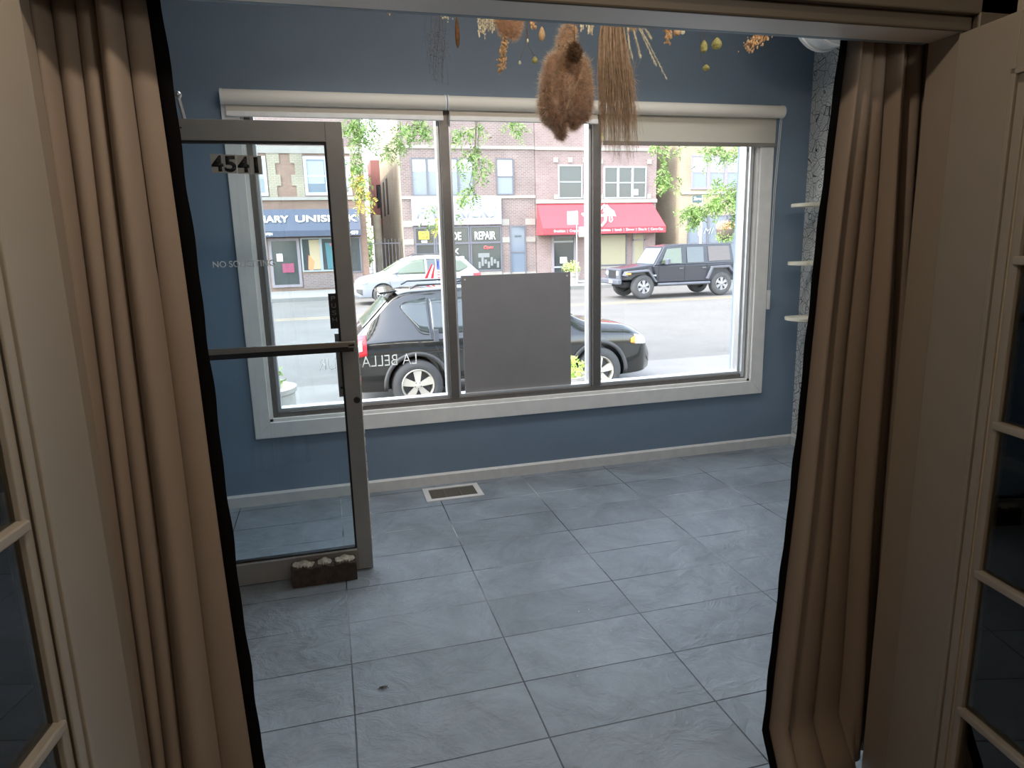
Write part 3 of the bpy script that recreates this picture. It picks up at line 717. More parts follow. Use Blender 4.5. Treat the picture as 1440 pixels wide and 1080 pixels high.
pod('small olive bud on a curved thread near the russet bundle', 752, 84, 8, 10, M_green, [(744, 66), (741, 40), (742, 15)])
pod('small bud halfway up the thin threads', 742, 57, 3, 6, M_ivory, [(741, 40), (742, 15)])
pod('dark brown tapering seed pod at the left', 643, 44, 7, 46, M_stem, [(642, 20), (642, 8)])
pod('pale tan pod beside the orange tan cluster', 952, 44, 9, 13, M_tan, [(952, 30), (952, 12)])
pod('small pale pod right of the tan pod', 960, 44, 6, 9, M_ivory, [(960, 30), (960, 12)])
pod('yellow green drooping pod, left of the olive pair', 990, 65, 9, 18, M_green, [(989, 50), (988, 20)])
pod('round olive pod, right of the olive pair', 1008, 61, 13, 17, M_green, [(1010, 45), (1011, 20)])
pod('small olive pod on a long curved stem, lowest at the right', 993, 95, 9, 9, M_green, [(986, 85), (985, 60), (986, 20)])
# long beige grass
t = dthing('dried_grass_bundle', 'long beige feathery grass bundle hanging right of the russet pampas')
m = MB()
for k in range(900):
    x0 = 842+38*rng.random(); w = (x0-861)/19
    yb = 98+rng.random()**1.25*135 - abs(w-.2)*22; dy = rng.normal()*.02
    xb = x0+ (6 if w < 0 else 20)*rng.random()*(1 if w > -.5 else -.4)+6*rng.random()
    if k % 40 == 0: yb += 25
    pts = [P2(x0*.6+861*.4, 0, dy), P2(x0, 55, dy), P2((x0+xb)/2+rng.normal()*1.5, 110, dy), P2(xb+rng.normal()*2, yb, dy)]
    m.tube(pts, [.0012, .0011, .0009, .0004], 3, cap=False)
m.build('grass_strands', M_beige, t)
m = MB()
for k in range(14):
    x0 = 846+30*rng.random(); droop(m, P2(x0, 90), .12+.05*rng.random(), 30, .0025, .0016)
m.build('seed_head', M_beige, t)
# feathery stalks to the right
t = dthing('dried_grass_stalks', 'splayed pale grass stalks reaching out right of the beige bundle')
for (a, b, c_) in (((895, 30), (912, 60), (936, 108)), ((897, 36), (908, 60), (922, 90)), ((890, 38), (896, 62), (900, 78)), ((882, 36), (884, 60), (889, 80)), ((902, 34), (910, 44), (914, 52))):
    m = MB(); A, B, D = P2(*a), P2(*b), P2(*c_)
    m.tube([A, B, D], .0011, 5)
    for i in range(190):
        u = rng.random(); q = A+(B-A)*u*2 if u < .5 else B+(D-B)*(u*2-1); e = (D-A)/np.linalg.norm(D-A)+rng.normal(size=3)*.25
        m.tube([q, q+e*.012], [.0009, .0003], 3, cap=False)
    m.build('stalk', M_ivory, t)
m = MB(); fluff(m, P2(892, 10), P2(890, 38), .03, .03, 1500, .02, .0007); m.build('plume', M_beige, t, fix=False)

# ============================================================ OUTSIDE
M_walk = mat('sidewalk_concrete', (0.168, 0.162, 0.148), .9, noise=.08, nscale=1.5)
M_conc = mat('limestone', (0.253, 0.236, 0.204), .85, noise=.06, nscale=3)
def roadmat():
    m = bpy.data.materials.new('worn_asphalt'); m.use_nodes = True; t = NT(m)
    g = t.new('ShaderNodeNewGeometry'); s = t.new('ShaderNodeSeparateXYZ'); t.l(g.outputs['Position'], s.inputs[0])
    n = t.new('ShaderNodeTexNoise', _Scale=.6, _Detail=8.0, _Roughness=.7); t.l(g.outputs['Position'], n.inputs['Vector'])
    cr = t.new('ShaderNodeValToRGB'); e = cr.color_ramp.elements; e[0].position = .3; e[0].color = (.074, .069, .062, 1); e[1].position = .7; e[1].color = (.108, .101, .091, 1)
    t.l(n.outputs[0], cr.inputs[0])
    # cracks
    vo = t.new('ShaderNodeTexVoronoi', feature='DISTANCE_TO_EDGE', _Scale=.35)
    wv = t.new('ShaderNodeVectorMath', operation='MULTIPLY_ADD'); wv.inputs[1].default_value = (.9, .9, .9); t.l(n.outputs['Color'], wv.inputs[0]); t.l(g.outputs['Position'], wv.inputs[2]); t.l(wv.outputs[0], vo.inputs['Vector'])
    rc = t.new('ShaderNodeMapRange'); rc.inputs[1].default_value = .004; rc.inputs[2].default_value = .014; rc.inputs[3].default_value = .45; rc.inputs[4].default_value = 0; t.l(vo.outputs['Distance'], rc.inputs[0])
    m1 = t.new('ShaderNodeMixRGB'); m1.inputs[2].default_value = (.10, .1, .095, 1); t.l(rc.outputs[0], m1.inputs[0]); t.l(cr.outputs[0], m1.inputs[1])
    # faded yellow centre lines
    prev = m1.outputs[0]
    for yc in (17.35, 17.75):
        a = t.new('ShaderNodeMath', operation='SUBTRACT'); a.inputs[1].default_value = yc; t.l(s.outputs[1], a.inputs[0])
        b = t.new('ShaderNodeMath', operation='ABSOLUTE'); t.l(a.outputs[0], b.inputs[0])
        c = t.new('ShaderNodeMath', operation='LESS_THAN'); c.inputs[1].default_value = .07; t.l(b.outputs[0], c.inputs[0])
        d = t.new('ShaderNodeMath', operation='MULTIPLY'); d.inputs[1].default_value = .4; t.l(c.outputs[0], d.inputs[0])
        mx = t.new('ShaderNodeMixRGB'); mx.inputs[2].default_value = (.42, .28, .09, 1); t.l(d.outputs[0], mx.inputs[0]); t.l(prev, mx.inputs[1]); prev = mx.outputs[0]
    t.l(prev, t.b.inputs['Base Color']); t.b.inputs['Roughness'].default_value = .85
    return m
M_road = roadmat()
ZG = lambda y: float(np.interp(y, [4.9, 6.2, 12, 17.5, 24.3], [-.64, -.63, -.5, -.42, -.42]))
m = MB(); ys = [4.9, 6.2, 8.1, 12, 14.5, 17.5, 21, 24.3]
for i in range(len(ys)-1):
    if i == 1: continue
    y0, y1 = ys[i], ys[i+1]; m.add([(-40, y0, ZG(y0)), (70, y0, ZG(y0)), (70, y1, ZG(y1)), (-40, y1, ZG(y1))], [(0, 1, 2, 3)])
struct(tag(m.build('road', M_road), 'worn pale street with faded yellow centre lines', 'road'))
m = MB(); m.add([(-40, 6.2, ZG(6.2)+.0), (70, 6.2, ZG(6.2)), (70, 8.1, ZG(8.1)), (-40, 8.1, ZG(8.1))], [(0, 1, 2, 3)])
struct(tag(m.build('parking_lane', mat('parking_lane_concrete', (.125, .12, .112), .9, noise=.12, nscale=1.2)), 'pale concrete parking lane along the near kerb', 'road'))
struct(tag(MB().box(-40, 70, T, 4.75, -.7, -.48).box(-40, 70, 4.75, 4.9, -.75, -.48).box(-40, LX-.16, -3, T, -.7, -.05).build('sidewalk', M_walk), 'near sidewalk in front of the shop window', 'sidewalk'))
struct(tag(MB().box(-40, 70, 24.3, 24.5, -.8, -.27).box(-40, 70, 24.5, 70, -.8, -.265).build('sidewalk', M_walk), 'far sidewalk in front of the brick buildings', 'sidewalk'))
# recess wall and head by the side door, added unseen to block the sun
struct(MB().box(-2.6, -2.4, -3, T+.0, -.05, 6.5).box(-2.4, LX-.16, -3, -2.8, -.05, 6.5).box(-2.4, LX-.16, -2.8, T, 2.9, 3.1).build('wall_sun_block', M_conc))

Bk_pink = brickmat('pink_brown_brick', (0.143, 0.093, 0.082), (0.175, 0.123, 0.109), (0.223, 0.199, 0.183))
Bk_red = brickmat('salmon_red_brick', (0.183, 0.116, 0.104), (0.214, 0.147, 0.135), (0.246, 0.207, 0.190))
Bk_or = brickmat('orange_brown_brick', (0.183, 0.111, 0.079), (0.211, 0.138, 0.099), (0.199, 0.143, 0.111), msize=.006)
Bk_yel = brickmat('yellow_brick', (0.332, 0.269, 0.178), (0.289, 0.236, 0.161), (0.236, 0.204, 0.157))
Bk_yel2 = brickmat('side_yellow_brick', (0.503, 0.416, 0.287), (0.433, 0.364, 0.260), (0.347, 0.302, 0.235))
Bk_quoin = brickmat('cream_quoin_brick', (0.278, 0.246, 0.175), (0.263, 0.227, 0.151), (0.190, 0.167, 0.128))
M_wf_white = mat('white_window_frame', (.42, .455, .50), .4)
M_wf_dark = mat('dark_window_frame', (.10, .10, .115), .4); M_wf_grey = mat('grey_window_frame', (.26, .28, .28), .5); M_wf_mauve = mat('mauve_window_frame', (.22, .19, .20), .5)
def fglass(name, col, rough=.12): return mat(name, col, rough, spec=.8)
G_day = fglass('reflecting_pane', (.13, .155, .19)); G_dark = fglass('dark_pane', (.03, .035, .038)); G_shop = fglass('shop_pane', (.045, .052, .05)); G_warm = fglass('warm_lit_pane', (.27, .24, .15), .3)
M_blind = mat('white_blind', (.36, .39, .41), .7); M_blindpale = mat('pale_blind', (.27, .31, .34), .6)
FY = 29.0
def bwin(par, x0, x1, z0, z1, fm, gm, cols=1, fw=.06, y=FY, blind=0, mid=True, name='window', blindm=None, upper=None):
    f = MB().ring(x0, x1, z0, z1, fw, y-.05, y+.05)
    cw = (x1-x0)/cols
    for k in range(1, cols): f.box(x0+k*cw-fw*.8, x0+k*cw+fw*.8, y-.05, y+.05, z0+fw, z1-fw)
    if mid:
        zm = (z0+z1)/2
        for k in range(cols): f.box(x0+k*cw+fw*.8, x0+(k+1)*cw-fw*.8, y-.03, y+.03, zm-.03, zm+.03)
    fo = f.build(name, fm, par)
    MB().box(x0+fw*.5, x1-fw*.5, y-.012, y+.0, z0+fw*.5, z1-fw*.5).build('pane', gm, fo)
    if blind:
        b = MB()
        for k in range(cols): b.box(x0+k*cw+fw*1.0, x0+(k+1)*cw-fw*1.0, y-.018, y-.012, z1-fw-(z1-z0)*blind, z1-fw)
        b.build('blind', blindm or M_blind, fo)
    return fo
def bldg(label, x0, x1, h, brick, depth=18, y=FY):
    t = thing('building', label, 'building', ((x0+x1)/2, y, -.265))
    MB().box(x0, x1, y, y+depth, -.265, h).build('wall', brick, t)
    return t
# ---- left: unisex salon
b = bldg('orange brick two-storey building with the navy MARY UNISEX sign', -9, 1.93, 7.6, Bk_or)
MB().box(-9, 1.93, FY-.012, FY, 5.95, 7.6).build('upper_brick', Bk_pink, b)
MB().box(-9, 1.95, FY-.05, FY, 5.62, 5.93).build('stone_band', M_conc, b)
MB().box(-9, 1.95, FY-.08, FY, 3.66, 3.80).build('stone_sill', M_conc, b)
def quoin(x, s):
    q = MB()      # zigzag edge; s: direction teeth point to
    for k in range(4):
        zz = 3.8+k*.47; wd = .52 if k % 2 else .34
        q.box(min(x, x+s*wd), max(x, x+s*wd), FY-.03, FY, zz, zz+.47 if k < 3 else 5.62)
    q.build('quoin_brick', Bk_quoin, b)
quoin(-2.10, 1); quoin(-.62, -1); quoin(1.9, -1)
bwin(b, -3.6, -2.14, 3.85, 5.5, M_wf_white, G_day, 1, .12, blind=.5, blindm=M_blindpale)
bwin(b, -.60, 1.40, 3.85, 5.5, M_wf_white, G_day, 2, .13, blind=.0)
MB().box(-.45, .25, FY-.022, FY-.013, 4.35, 5.3).build('window_blind', M_blindpale, b); MB().box(.52, 1.25, FY-.022, FY-.013, 4.2, 5.3).build('window_blind', M_blindpale, b)
M_navy = mat('navy_awning', (.05, .062, .09), .7); M_navyl = mat('grey_sign_panel', (.22, .23, .24), .7)
s_ = MB().prism([(FY, 3.27), (FY-.15, 3.27), (FY-.55, 2.35), (FY-.55, 2.10), (FY, 2.10)], -3.8, 1.64, 'x').build('sign_awning', M_navy, b)
xl, zl = xz(362, 314, FY-.4); xr, zr = xz(484, 303, FY-.4)
def onaw(x, y, z): return (x, FY-.55+(z-2.35)*(.40/.92)-.02-(FY-y)*0+(y-(FY-.6)), z)
for wd, p0_, p1_ in (('MARY', 361.5, 406), ('UNISEX', 415.5, 486), ('K', 489, 503)):
    text(wd, at(p0_, 309, FY-.45)[0], at(p1_, 309, FY-.45)[0], 2.70, 3.0, FY-.6, M_white, 'sign_lettering', b, bold=.03, thick=.01, place=onaw)
text('1459', 1.10, 1.52, 2.14, 2.30, FY-.555, M_white, 'sign_lettering', b, bold=.02)
text('OPEN', -2.45, -2.1, 2.16, 2.28, FY-.555, M_white, 'sign_lettering', b, bold=.02)
bwin(b, -2.35, -1.05, -.1, 2.05, M_wf_mauve, G_shop, 1, .12, mid=False, name='shop_door')
bwin(b, -1.0, .72, .55, 2.05, M_wf_grey, G_shop, 2, .07, mid=False, name='shop_window')
bwin(b, .74, 1.62, .45, 2.05, M_wf_dark, G_shop, 1, .07, mid=False, name='shop_window')
MB().box(-1.0, 1.62, FY-.02, FY, -.2, .45).build('brick_base', Bk_pink, b)
o = MB(); o.prism([(-.75, .65), (-.55, .6), (-.45, 1.0), (-.7, 1.3)], FY-.03, FY-.014); o.build('orange_poster', mat('orange_cloth', (.65, .22, .10), .8), b)
MB().prism([(-.62, .65), (-.1, .65), (-.2, 1.95), (-.65, 1.95)], FY-.022, FY-.013).build('tan_curtain', mat('tan_cloth', (.38, .30, .18), .8), b)
MB().prism([(.1, .65), (.5, .65), (.42, 1.8), (.05, 1.8)], FY-.022, FY-.013).build('teal_display', mat('teal_panel', (.05, .14, .15), .5), b)
text('OPEN', .24, .46, 1.68, 1.78, FY-.024, mat('red_neon', (.8, .1, .1), .5), 'window_sign', b, bold=.02)
MB().box(-2.05, -1.8, FY-.06, FY-.052, 1.05, 1.38).build('paper_notice', M_white, b)
MB().box(-1.85, -1.35, FY-.06, FY-.052, .55, .95).build('red_chair_display', mat('maroon_cloth', (.25, .05, .09), .6), b)
# ---- middle: shoe repair
MX0, MX1 = 3.58, 9.94
b = bldg('pinkish brick building with a shoe repair shop and a blank white sign board', MX0, MX1, 7.9, Bk_pink, 11)
MB().box(MX0-.004, MX0, FY+.05, FY+11, -.265, 7.6).build('side_wall_brick', Bk_yel2, b)
for yy in (35.5, 37.6, 40.2): MB().box(MX0-.03, MX0-.004, yy, yy+.75, 3.3, 5.2).build('side_window', mat('matt_dark_pane', (.05, .05, .05), .8), b)
MB().box(MX0, MX1, FY-.05, FY, 5.88, 6.03).build('stone_band', M_conc, b)
MB().box(MX0, MX1, FY-.05, FY, 3.66, 3.80).build('stone_band', M_conc, b)
bwin(b, 4.08, 6.95, 3.80, 5.48, M_wf_dark, G_day, 4, .055, blind=.33, mid=False)
bwin(b, 8.05, 8.88, 3.82, 5.48, M_wf_dark, G_day, 1, .055, blind=.45)
sg = MB().box(4.0, 8.22, FY-.12, FY-.02, 2.48, 3.66).build('sign_board', mat('white_sign_board', (.33, .355, .41), .5), b)
M_ghost = mat('ghost_lettering', (.295, .32, .38), .5)
text('FIX N KICKS', 4.2, 7.98, 2.78, 3.32, FY-.122, M_ghost, 'ghost_lettering', b, bold=.02, shear=.25)
for wd, xa_, xb_ in (('CUSTOM SERVICE', 4.15, 5.2), ('SHOE REPAIR', 5.6, 6.5), ('LEATHER REPAIR', 6.95, 8.05)): text(wd, xa_, xb_, 3.46, 3.55, FY-.122, M_ghost, 'ghost_lettering', b)
st = MB()
for (x0, x1) in ((MX0, 4.02), (8.25, 8.62), (9.42, 9.92)):
    for (z0, z1) in ((2.42, 2.72), (1.62, 1.86)): MB().box(x0, x1, FY-.03, FY, z0, z1).build('stone_block', M_conc, b)
MB().box(8.25, 9.92, FY-.03, FY, -.1, .2).build('stone_base', M_conc, b); MB().box(MX0, 8.2, FY-.03, FY, .12, .28).build('stone_sill', M_conc, b)
bwin(b, 4.06, 5.02, -.1, 2.42, M_wf_dark, G_dark, 1, .08, mid=False, name='shop_door')
bwin(b, 5.04, 6.66, .3, 2.42, M_wf_dark, G_shop, 1, .07, mid=False, name='shop_window')
bwin(b, 6.68, 8.22, .3, 2.42, M_wf_dark, G_shop, 1, .07, mid=False, name='shop_window')
MB().box(4.06, 8.22, FY-.055, FY+.02, 1.60, 1.69).build('transom_bar', M_wf_dark, b)
MB().box(4.26, 4.74, FY-.07, FY-.055, 1.86, 2.22).build('yellow_sign', mat('yellow_sign', (.75, .55, .06), .5), b)
text('SHOE', 4.31, 4.69, 2.05, 2.18, FY-.071, M_digit, 'sign_lettering', b, bold=.02)
text('SHINE', 4.31, 4.69, 1.89, 2.02, FY-.071, M_digit, 'sign_lettering', b, bold=.02)
MB().box(4.38, 4.64, FY-.07, FY-.055, 1.70, 1.81).build('paper_notice', M_white, b)
M_let = mat('white_shop_lettering', (.8, .84, .82), .5)
text('SHOE', 5.35, 6.26, 1.78, 2.15, FY-.056, M_let, 'shop_lettering', b, bold=.02)
text('REPAIR', 6.90, 7.92, 1.78, 2.15, FY-.056, M_let, 'shop_lettering', b, bold=.02)
text('FIX', 5.55, 6.12, 1.14, 1.40, FY-.056, M_let, 'shop_lettering', b, bold=.02)
text('REPAIR', 5.35, 6.42, .78, 1.04, FY-.056, M_let, 'shop_lettering', b, bold=.02)
text('Open', 7.32, 7.80, 1.30, 1.50, FY-.056, mat('red_neon', (.8, .1, .1), .5), 'window_sign', b, bold=.02, shear=.3)
o = MB()
for k in range(7): o.box(7.05+k*.15, 7.16+k*.15, FY-.03, FY-.014, .45+.1*(k % 3), .75+.1*((k*2) % 3))
o.box(7.05, 7.6, FY-.03, FY-.014, .95, 1.15)
o.build('display_goods', mat('display_goods', (.16, .17, .165), .6), b)
bwin(b, 8.62, 9.42, -.1, 2.40, M_wf_dark, G_day, 1, .06, mid=True, name='entry_door')
text('4544', 8.85, 9.2, 1.85, 1.95, FY-.056, M_digit, 'house_number', b)
# ---- red awning building
RX0, RX1 = 9.96, 16.3
b = bldg('salmon brick building with a red awning reading Breakfast and Lunch', RX0, RX1, 7.9, Bk_red)
MB().box(RX0, RX1, FY-.05, FY, 5.86, 6.02).build('stone_band', M_conc, b)
MB().box(RX0, RX1+.02, FY-.1, FY, 3.40, 3.58).build('stone_sill', M_conc, b)
bwin(b, 11.10, 12.35, 3.62, 5.20, M_wf_grey, G_dark, 1, .07)
bwin(b, 13.45, 15.75, 3.60, 5.14, M_wf_grey, G_dark, 3, .08)
st = MB()
for (x, z) in ((10.88, 5.3), (11.62, 5.3), (12.38, 5.3), (10.88, 3.6), (12.38, 3.6), (15.78, 5.25), (15.78, 3.6), (13.2, 5.25), (13.2, 3.6)): MB().box(x, x+.23, FY-.04, FY, z, z+.23).build('stone_block', M_conc, b)
MB().box(15.0, 15.3, FY-.03, FY-.013, 3.78, 4.05).build('paper_notice', M_white, b)
M_aw = mat('red_awning_fabric', (.40, .042, .052), .75)
AW0, AW1 = 9.98, 16.35; ad = 1.0
a = MB(); zt, zb_, zv = 3.40, 2.22, 1.92
a.add([(AW0+.05, FY-.02, zt), (AW1-.3, FY-.02, zt), (AW1, FY-ad, zb_), (AW0, FY-ad, zb_), (AW1, FY-ad, zv), (AW0, FY-ad, zv), (AW0, FY-.02, zv), (AW1, FY-.02, zv)],
      [(0, 1, 2, 3), (3, 2, 4, 5), (0, 3, 5, 6), (1, 7, 4, 2)])
aw = a.build('awning', M_aw, b, solid=.01)
M_awl = mat('pale_pink_lettering', (.85, .55, .58), .7)
text('Breakfast  |  Crepes  |  Pancakes  |  Omelettes  |  Lunch  |  Dinner  |  Dine In  |  Carry Out', AW0+.55, AW1-.15, 1.99, 2.15, FY-ad-.008, M_awl, 'awning_lettering', b, bold=.01)
def aws(px, py):
    # photo point onto the sloping face of the awning
    d = ray(px, py); n = np.array([0, zt-zb_, -(ad-.02)]); p0 = np.array([0, FY-.02, zt]); n = np.array([0, -(zt-zb_), (ad-.02)])
    tt = n@(p0-CAM)/(n@d); p = CAM+d*tt; return p+n/np.linalg.norm(n)*.02
lg = MB()
def stroke(pts, r=.035): lg.tube([aws(x, y) for x, y in pts], r, 5)
stroke([(828, 290), (824, 294), (829, 299), (836, 301), (842, 297), (850, 289), (856, 294), (862, 298), (865, 304), (858, 302), (850, 304), (838, 303), (829, 302)], .06)
stroke([(818, 301), (822, 305), (830, 309), (836, 314)]); stroke([(818, 301), (826, 301)])
stroke([(852, 290), (856, 296), (862, 300)], .10); stroke([(848, 296), (856, 299), (850, 303)], .12)
stroke([(857, 303), (857, 311), (859, 313), (861, 310), (860, 304)]); stroke([(828, 312), (836, 318), (846, 318), (851, 312), (852, 305)], .07)
lg.build('awning_emblem', M_awl, b, smooth=True)
# ground floor
bwin(b, 10.72, 12.0, -.2, 1.92, M_wf_mauve, G_dark, 1, .13, mid=False, name='cafe_door')
MB().box(11.15, 11.5, FY-.06, FY-.05, .55, .85).build('paper_notice', M_white, b)
for z in (1.55, .33): MB().box(10.85, 11.85, FY-.06, FY-.0, z, z+.08).build('door_rail', M_wf_grey, b)
bwin(b, 12.55, 14.72, .35, 1.92, M_wf_dark, G_warm, 1, .06, mid=False, name='cafe_window')
MB().box(12.55, 14.85, FY-.06, FY, .2, .33).build('stone_sill', M_conc, b)
bwin(b, 15.02, 15.72, -.2, 1.92, M_wf_mauve, G_warm, 1, .07, mid=False, name='entry_door')
MB().box(15.02, 15.72, FY-.05, FY-.04, 1.55, 1.62).build('door_rail', M_wf_mauve, b)
MB().box(15.85, 16.12, FY-.04, FY-.02, 1.05, 1.22).build('number_plate', M_digit, b)
text('4546', 15.88, 16.09, 1.09, 1.18, FY-.041, M_white, 'house_number', b, bold=.02)
MB().box(15.85, 16.2, FY-.16, FY-.02, .55, .85).build('mailbox', M_wf_dark, b, bevel=.02)
# ---- yellow building
YX0 = 17.62
b = bldg('yellow brick two-storey building behind the locust branches', YX0, 30, 8.6, Bk_yel)
bwin(b, 18.2, 21.2, 4.02, 5.72, M_wf_mauve, G_day, 3, .11, blind=.45, blindm=M_blind)
MB().box(17.7, 21.5, FY-.08, FY, 3.78, 3.92).build('stone_sill', M_conc, b)
bwin(b, 18.1, 21.6, -.1, 2.75, M_wf_dark, G_day, 3, .07, mid=True, name='shop_window')
text('MI', 19.0, 19.6, 1.8, 2.1, FY-.056, M_ghost, 'shop_lettering', b, shear=.3)
# ---- gap between left and middle buildings
b = thing('building', 'rear building with a rust red bay seen through the narrow gap', 'building', (3.6, 42.5, -.265))
x0, z0 = xz(524, 316, 41); x1, z1 = xz(541, 232, 41)
MB().box(x0+.1, 4.2, 41, 44, z0, z1+.3).build('bay', mat('rust_siding', (.36, .15, .12), .8, noise=.1, nscale=2), b)
wx0, wz0 = xz(531, 293, 41); wx1, wz1 = xz(538.5, 260, 41)
f = MB().ring(wx0, wx1, wz0, wz1, .09, 43.93, 41).build('window', M_wf_white, b)
MB().box(wx0+.05, wx1-.05, 40.95, 40.99, wz0+.05, wz1-.05).build('pane', G_dark, f)
MB().box(x0+.5, 4.1, 41.5, 43.5, -.265, z0).build('post', M_conc, b)
def fence(x0, x1, y, h, lab):
    t = thing('iron_fence', lab, 'fence', ((x0+x1)/2, y, -.265)); m = MB()
    n = int((x1-x0)/.16)
    for k in range(n+1): m.box(x0+(x1-x0)*k/n-.012, x0+(x1-x0)*k/n+.012, y-.012, y+.012, -.265, h+(.05 if k % 2 else 0))
    m.build('bar', M_wf_dark, t); MB().box(x0, x1, y-.02, y+.02, h-.2, h-.16).box(x0, x1, y-.02, y+.02, 0, .04).build('rail', M_wf_dark, t)
fence(1.95, 3.56, 29.6, 1.9, 'black iron gate in the narrow gap beside the shoe repair building')
fence(16.32, 17.6, 29.4, 1.25, 'low black iron fence between the awning building and the yellow building')
# utility pole in the gap
px, pz = xz(533, 360, 34)
tag(MB().tube([(px, 34, -.265), (px, 34, 3.2)], .22, 14).build('utility_pole', mat('pale_weathered_wood', (.55, .49, .36), .9, noise=.15, nscale=3), smooth=True), 'pale weathered pole standing in the gap between the buildings', 'pole')

# ---- street furniture on the far side
t = thing('sign_post', 'parking sign post with two white signs in front of the red awning', 'street sign', (*[at(811, 390, 25.3)[0], 25.3], -.265))
sx = at(811, 340, 25.3)[0]
MB().tube([(sx, 25.3, -.265), (sx, 25.3, at(812, 296, 25.3)[2])], .03, 8).build('post', M_steel, t)
a0 = xz(798, 316, 25.25); a1 = xz(812.5, 297, 25.25)
MB().box(a0[0], a1[0], 25.22, 25.25, a0[1], a1[1]).build('sign_plate', M_white, t)
text('P', a0[0]+.04, a0[0]+.14, a1[1]-.17, a1[1]-.05, 25.22, mat('teal_print', (.15, .45, .4), .6), 'sign_lettering', t)
a0 = xz(814, 333, 25.25); a1 = xz(821.5, 319, 25.25)
MB().box(a0[0], a1[0], 25.22, 25.25, a0[1], a1[1]).build('sign_plate', M_white, t)
text('NO\nPARK', a0[0]+.03, a1[0]-.03, a0[1]+.12, a1[1]-.05, 25.22, mat('dull_print', (.3, .33, .45), .6), 'sign_lettering', t)
t = thing('sign_post', 'white post with a dark square sign before the yellow building', 'street sign', (at(985, 350, 25.3)[0], 25.3, -.265))
sx = at(985.5, 320, 25.3)[0]
MB().tube([(sx, 25.3, -.265), (sx, 25.3, at(985, 275, 25.3)[2])], .05, 8).build('post', M_white, t)
a0 = xz(974, 285, 25.2); a1 = xz(987, 275, 25.2)
MB().box(a0[0], a1[0], 25.18, 25.21, a0[1], a1[1]).build('sign_plate', mat('dark_green_sign', (.05, .09, .09), .5), t)
text('Zone', a0[0]+.04, a1[0]-.04, a0[1]+.1, a1[1]-.06, 25.18, M_white, 'sign_lettering', t, bold=.02)
a0 = xz(982, 331, 25.2); a1 = xz(987, 314, 25.2)
MB().box(a0[0], a1[0], 25.18, 25.21, a0[1], a1[1]).build('paper_notice', mat('pale_pink_paper', (.75, .62, .68), .6), t)
M_leafg = mat('spring_leaf', (0.187, 0.289, 0.076), .7, noise=.35, nscale=3); M_leafy = mat('yellow_leaf', (0.510, 0.425, 0.068), .7, noise=.3, nscale=3); M_leafd = mat('shade_leaf', (0.136, 0.212, 0.076), .7, noise=.35, nscale=2)
M_bark = mat('locust_bark', (.13, .10, .08), .9, noise=.2, nscale=6)
def leaves(m, c, r, n, s=.05, sc=(1, 1, 1)):
    V = []; Fc = []
    for i in range(n):
        d = rng.normal(size=3); d /= np.linalg.norm(d); p = np.array(c)+d*r*np.array(sc)*(rng.random()**.45)
        a = rng.normal(size=3); a /= np.linalg.norm(a); b_ = np.cross(a, rng.normal(size=3)); b_ /= np.linalg.norm(b_); k = len(V)
        V += [p-a*s, p+b_*s*.4, p+a*s, p-b_*s*.4]; Fc.append((k, k+1, k+2, k+3))
    m.add(V, Fc)
# planter with yellow flowers across the street
def planter(label, c, r, h, fol, n, leafr, s=.05, flower=None, nm='planter'):
    t = thing(nm, label, 'planter', c)
    MB().lathe([(0, 0), (r*.78, 0), (r*.9, h*.6), (r*.97, h*.62), (r, h*.66), (r*1.0, h*.9), (r*1.06, h*.93), (r*1.06, h), (r*.95, h), (r*.93, h*.9), (0, h*.9)], c, 'z', 28).build('pot', mat('planter_stone', (.36, .33, .29), .9, noise=.1, nscale=10), t, smooth=True)
    m = MB(); leaves(m, (c[0], c[1], c[2]+h+leafr*.35), leafr, n, s, (1, 1, .7)); m.build('foliage', fol, t, fix=False)
    if flower: m = MB(); leaves(m, (c[0], c[1], c[2]+h+leafr*.5), leafr*1.05, n//2, s, (1, 1, .7)); m.build('flowers', flower, t, fix=False)
    return t
c = at(803, 396, 26.15); planter('planter of yellow flowers beside the parking sign across the street', (c[0], 26.15, -.265), .40, .5, M_leafg, 350, .45, .05, mat('yellow_petal', (.75, .62, .2), .8))
# hanging basket lamp post at the right
t = thing('flower_basket_pole', 'dark post with a hanging basket of orange flowers at the right', 'street lamp', (at(1040, 380, 21.)[0], 24.8, -.27))
bx_ = at(1040, 330, 24.8)[0]; c = np.array(at(1020, 318, 24.8))
MB().tube([(bx_, 24.8, -.27), (bx_, 24.8, 5.0)], .09, 12).tube([(bx_, 24.8, 2.9), (c[0], 24.8, 2.9)], .02, 6).build('pole', M_wf_dark, t)
MB().lathe([(0, -.55), (.22, -.5), (.38, -.25), (.42, -.1), (.36, -.1), (0, -.12)], (c[0], 24.8, c[2]-.05), 'z', 18).build('basket', M_bark, t, smooth=True)
MB().tube([(c[0], 24.8, 2.9), (c[0], 24.8, c[2]-.1)], .015, 6).build('chain', M_wf_dark, t)
m = MB(); leaves(m, c, .42, 420, .06, (1.1, 1, .62)); m.build('flowers', mat('orange_petal', (.85, .32, .18), .8, noise=.3, nscale=5), t, fix=False)
m = MB(); leaves(m, c-[0, 0, .45], .45, 500, .06, (1, 1, .75)); m.build('foliage', M_leafg, t, fix=False)
# near planters
planter('round grey stone planter with weeds outside the window at lower left', (-.72, 4.25, -.48), .33, .66, M_leafg, 260, .26, .03)
planter('stone planter with bright green leaves just right of the grey board', (2.62, 4.25, -.48), .24, .55, mat('lime_leaf', (.45, .62, .12), .7), 420, .22, .03)

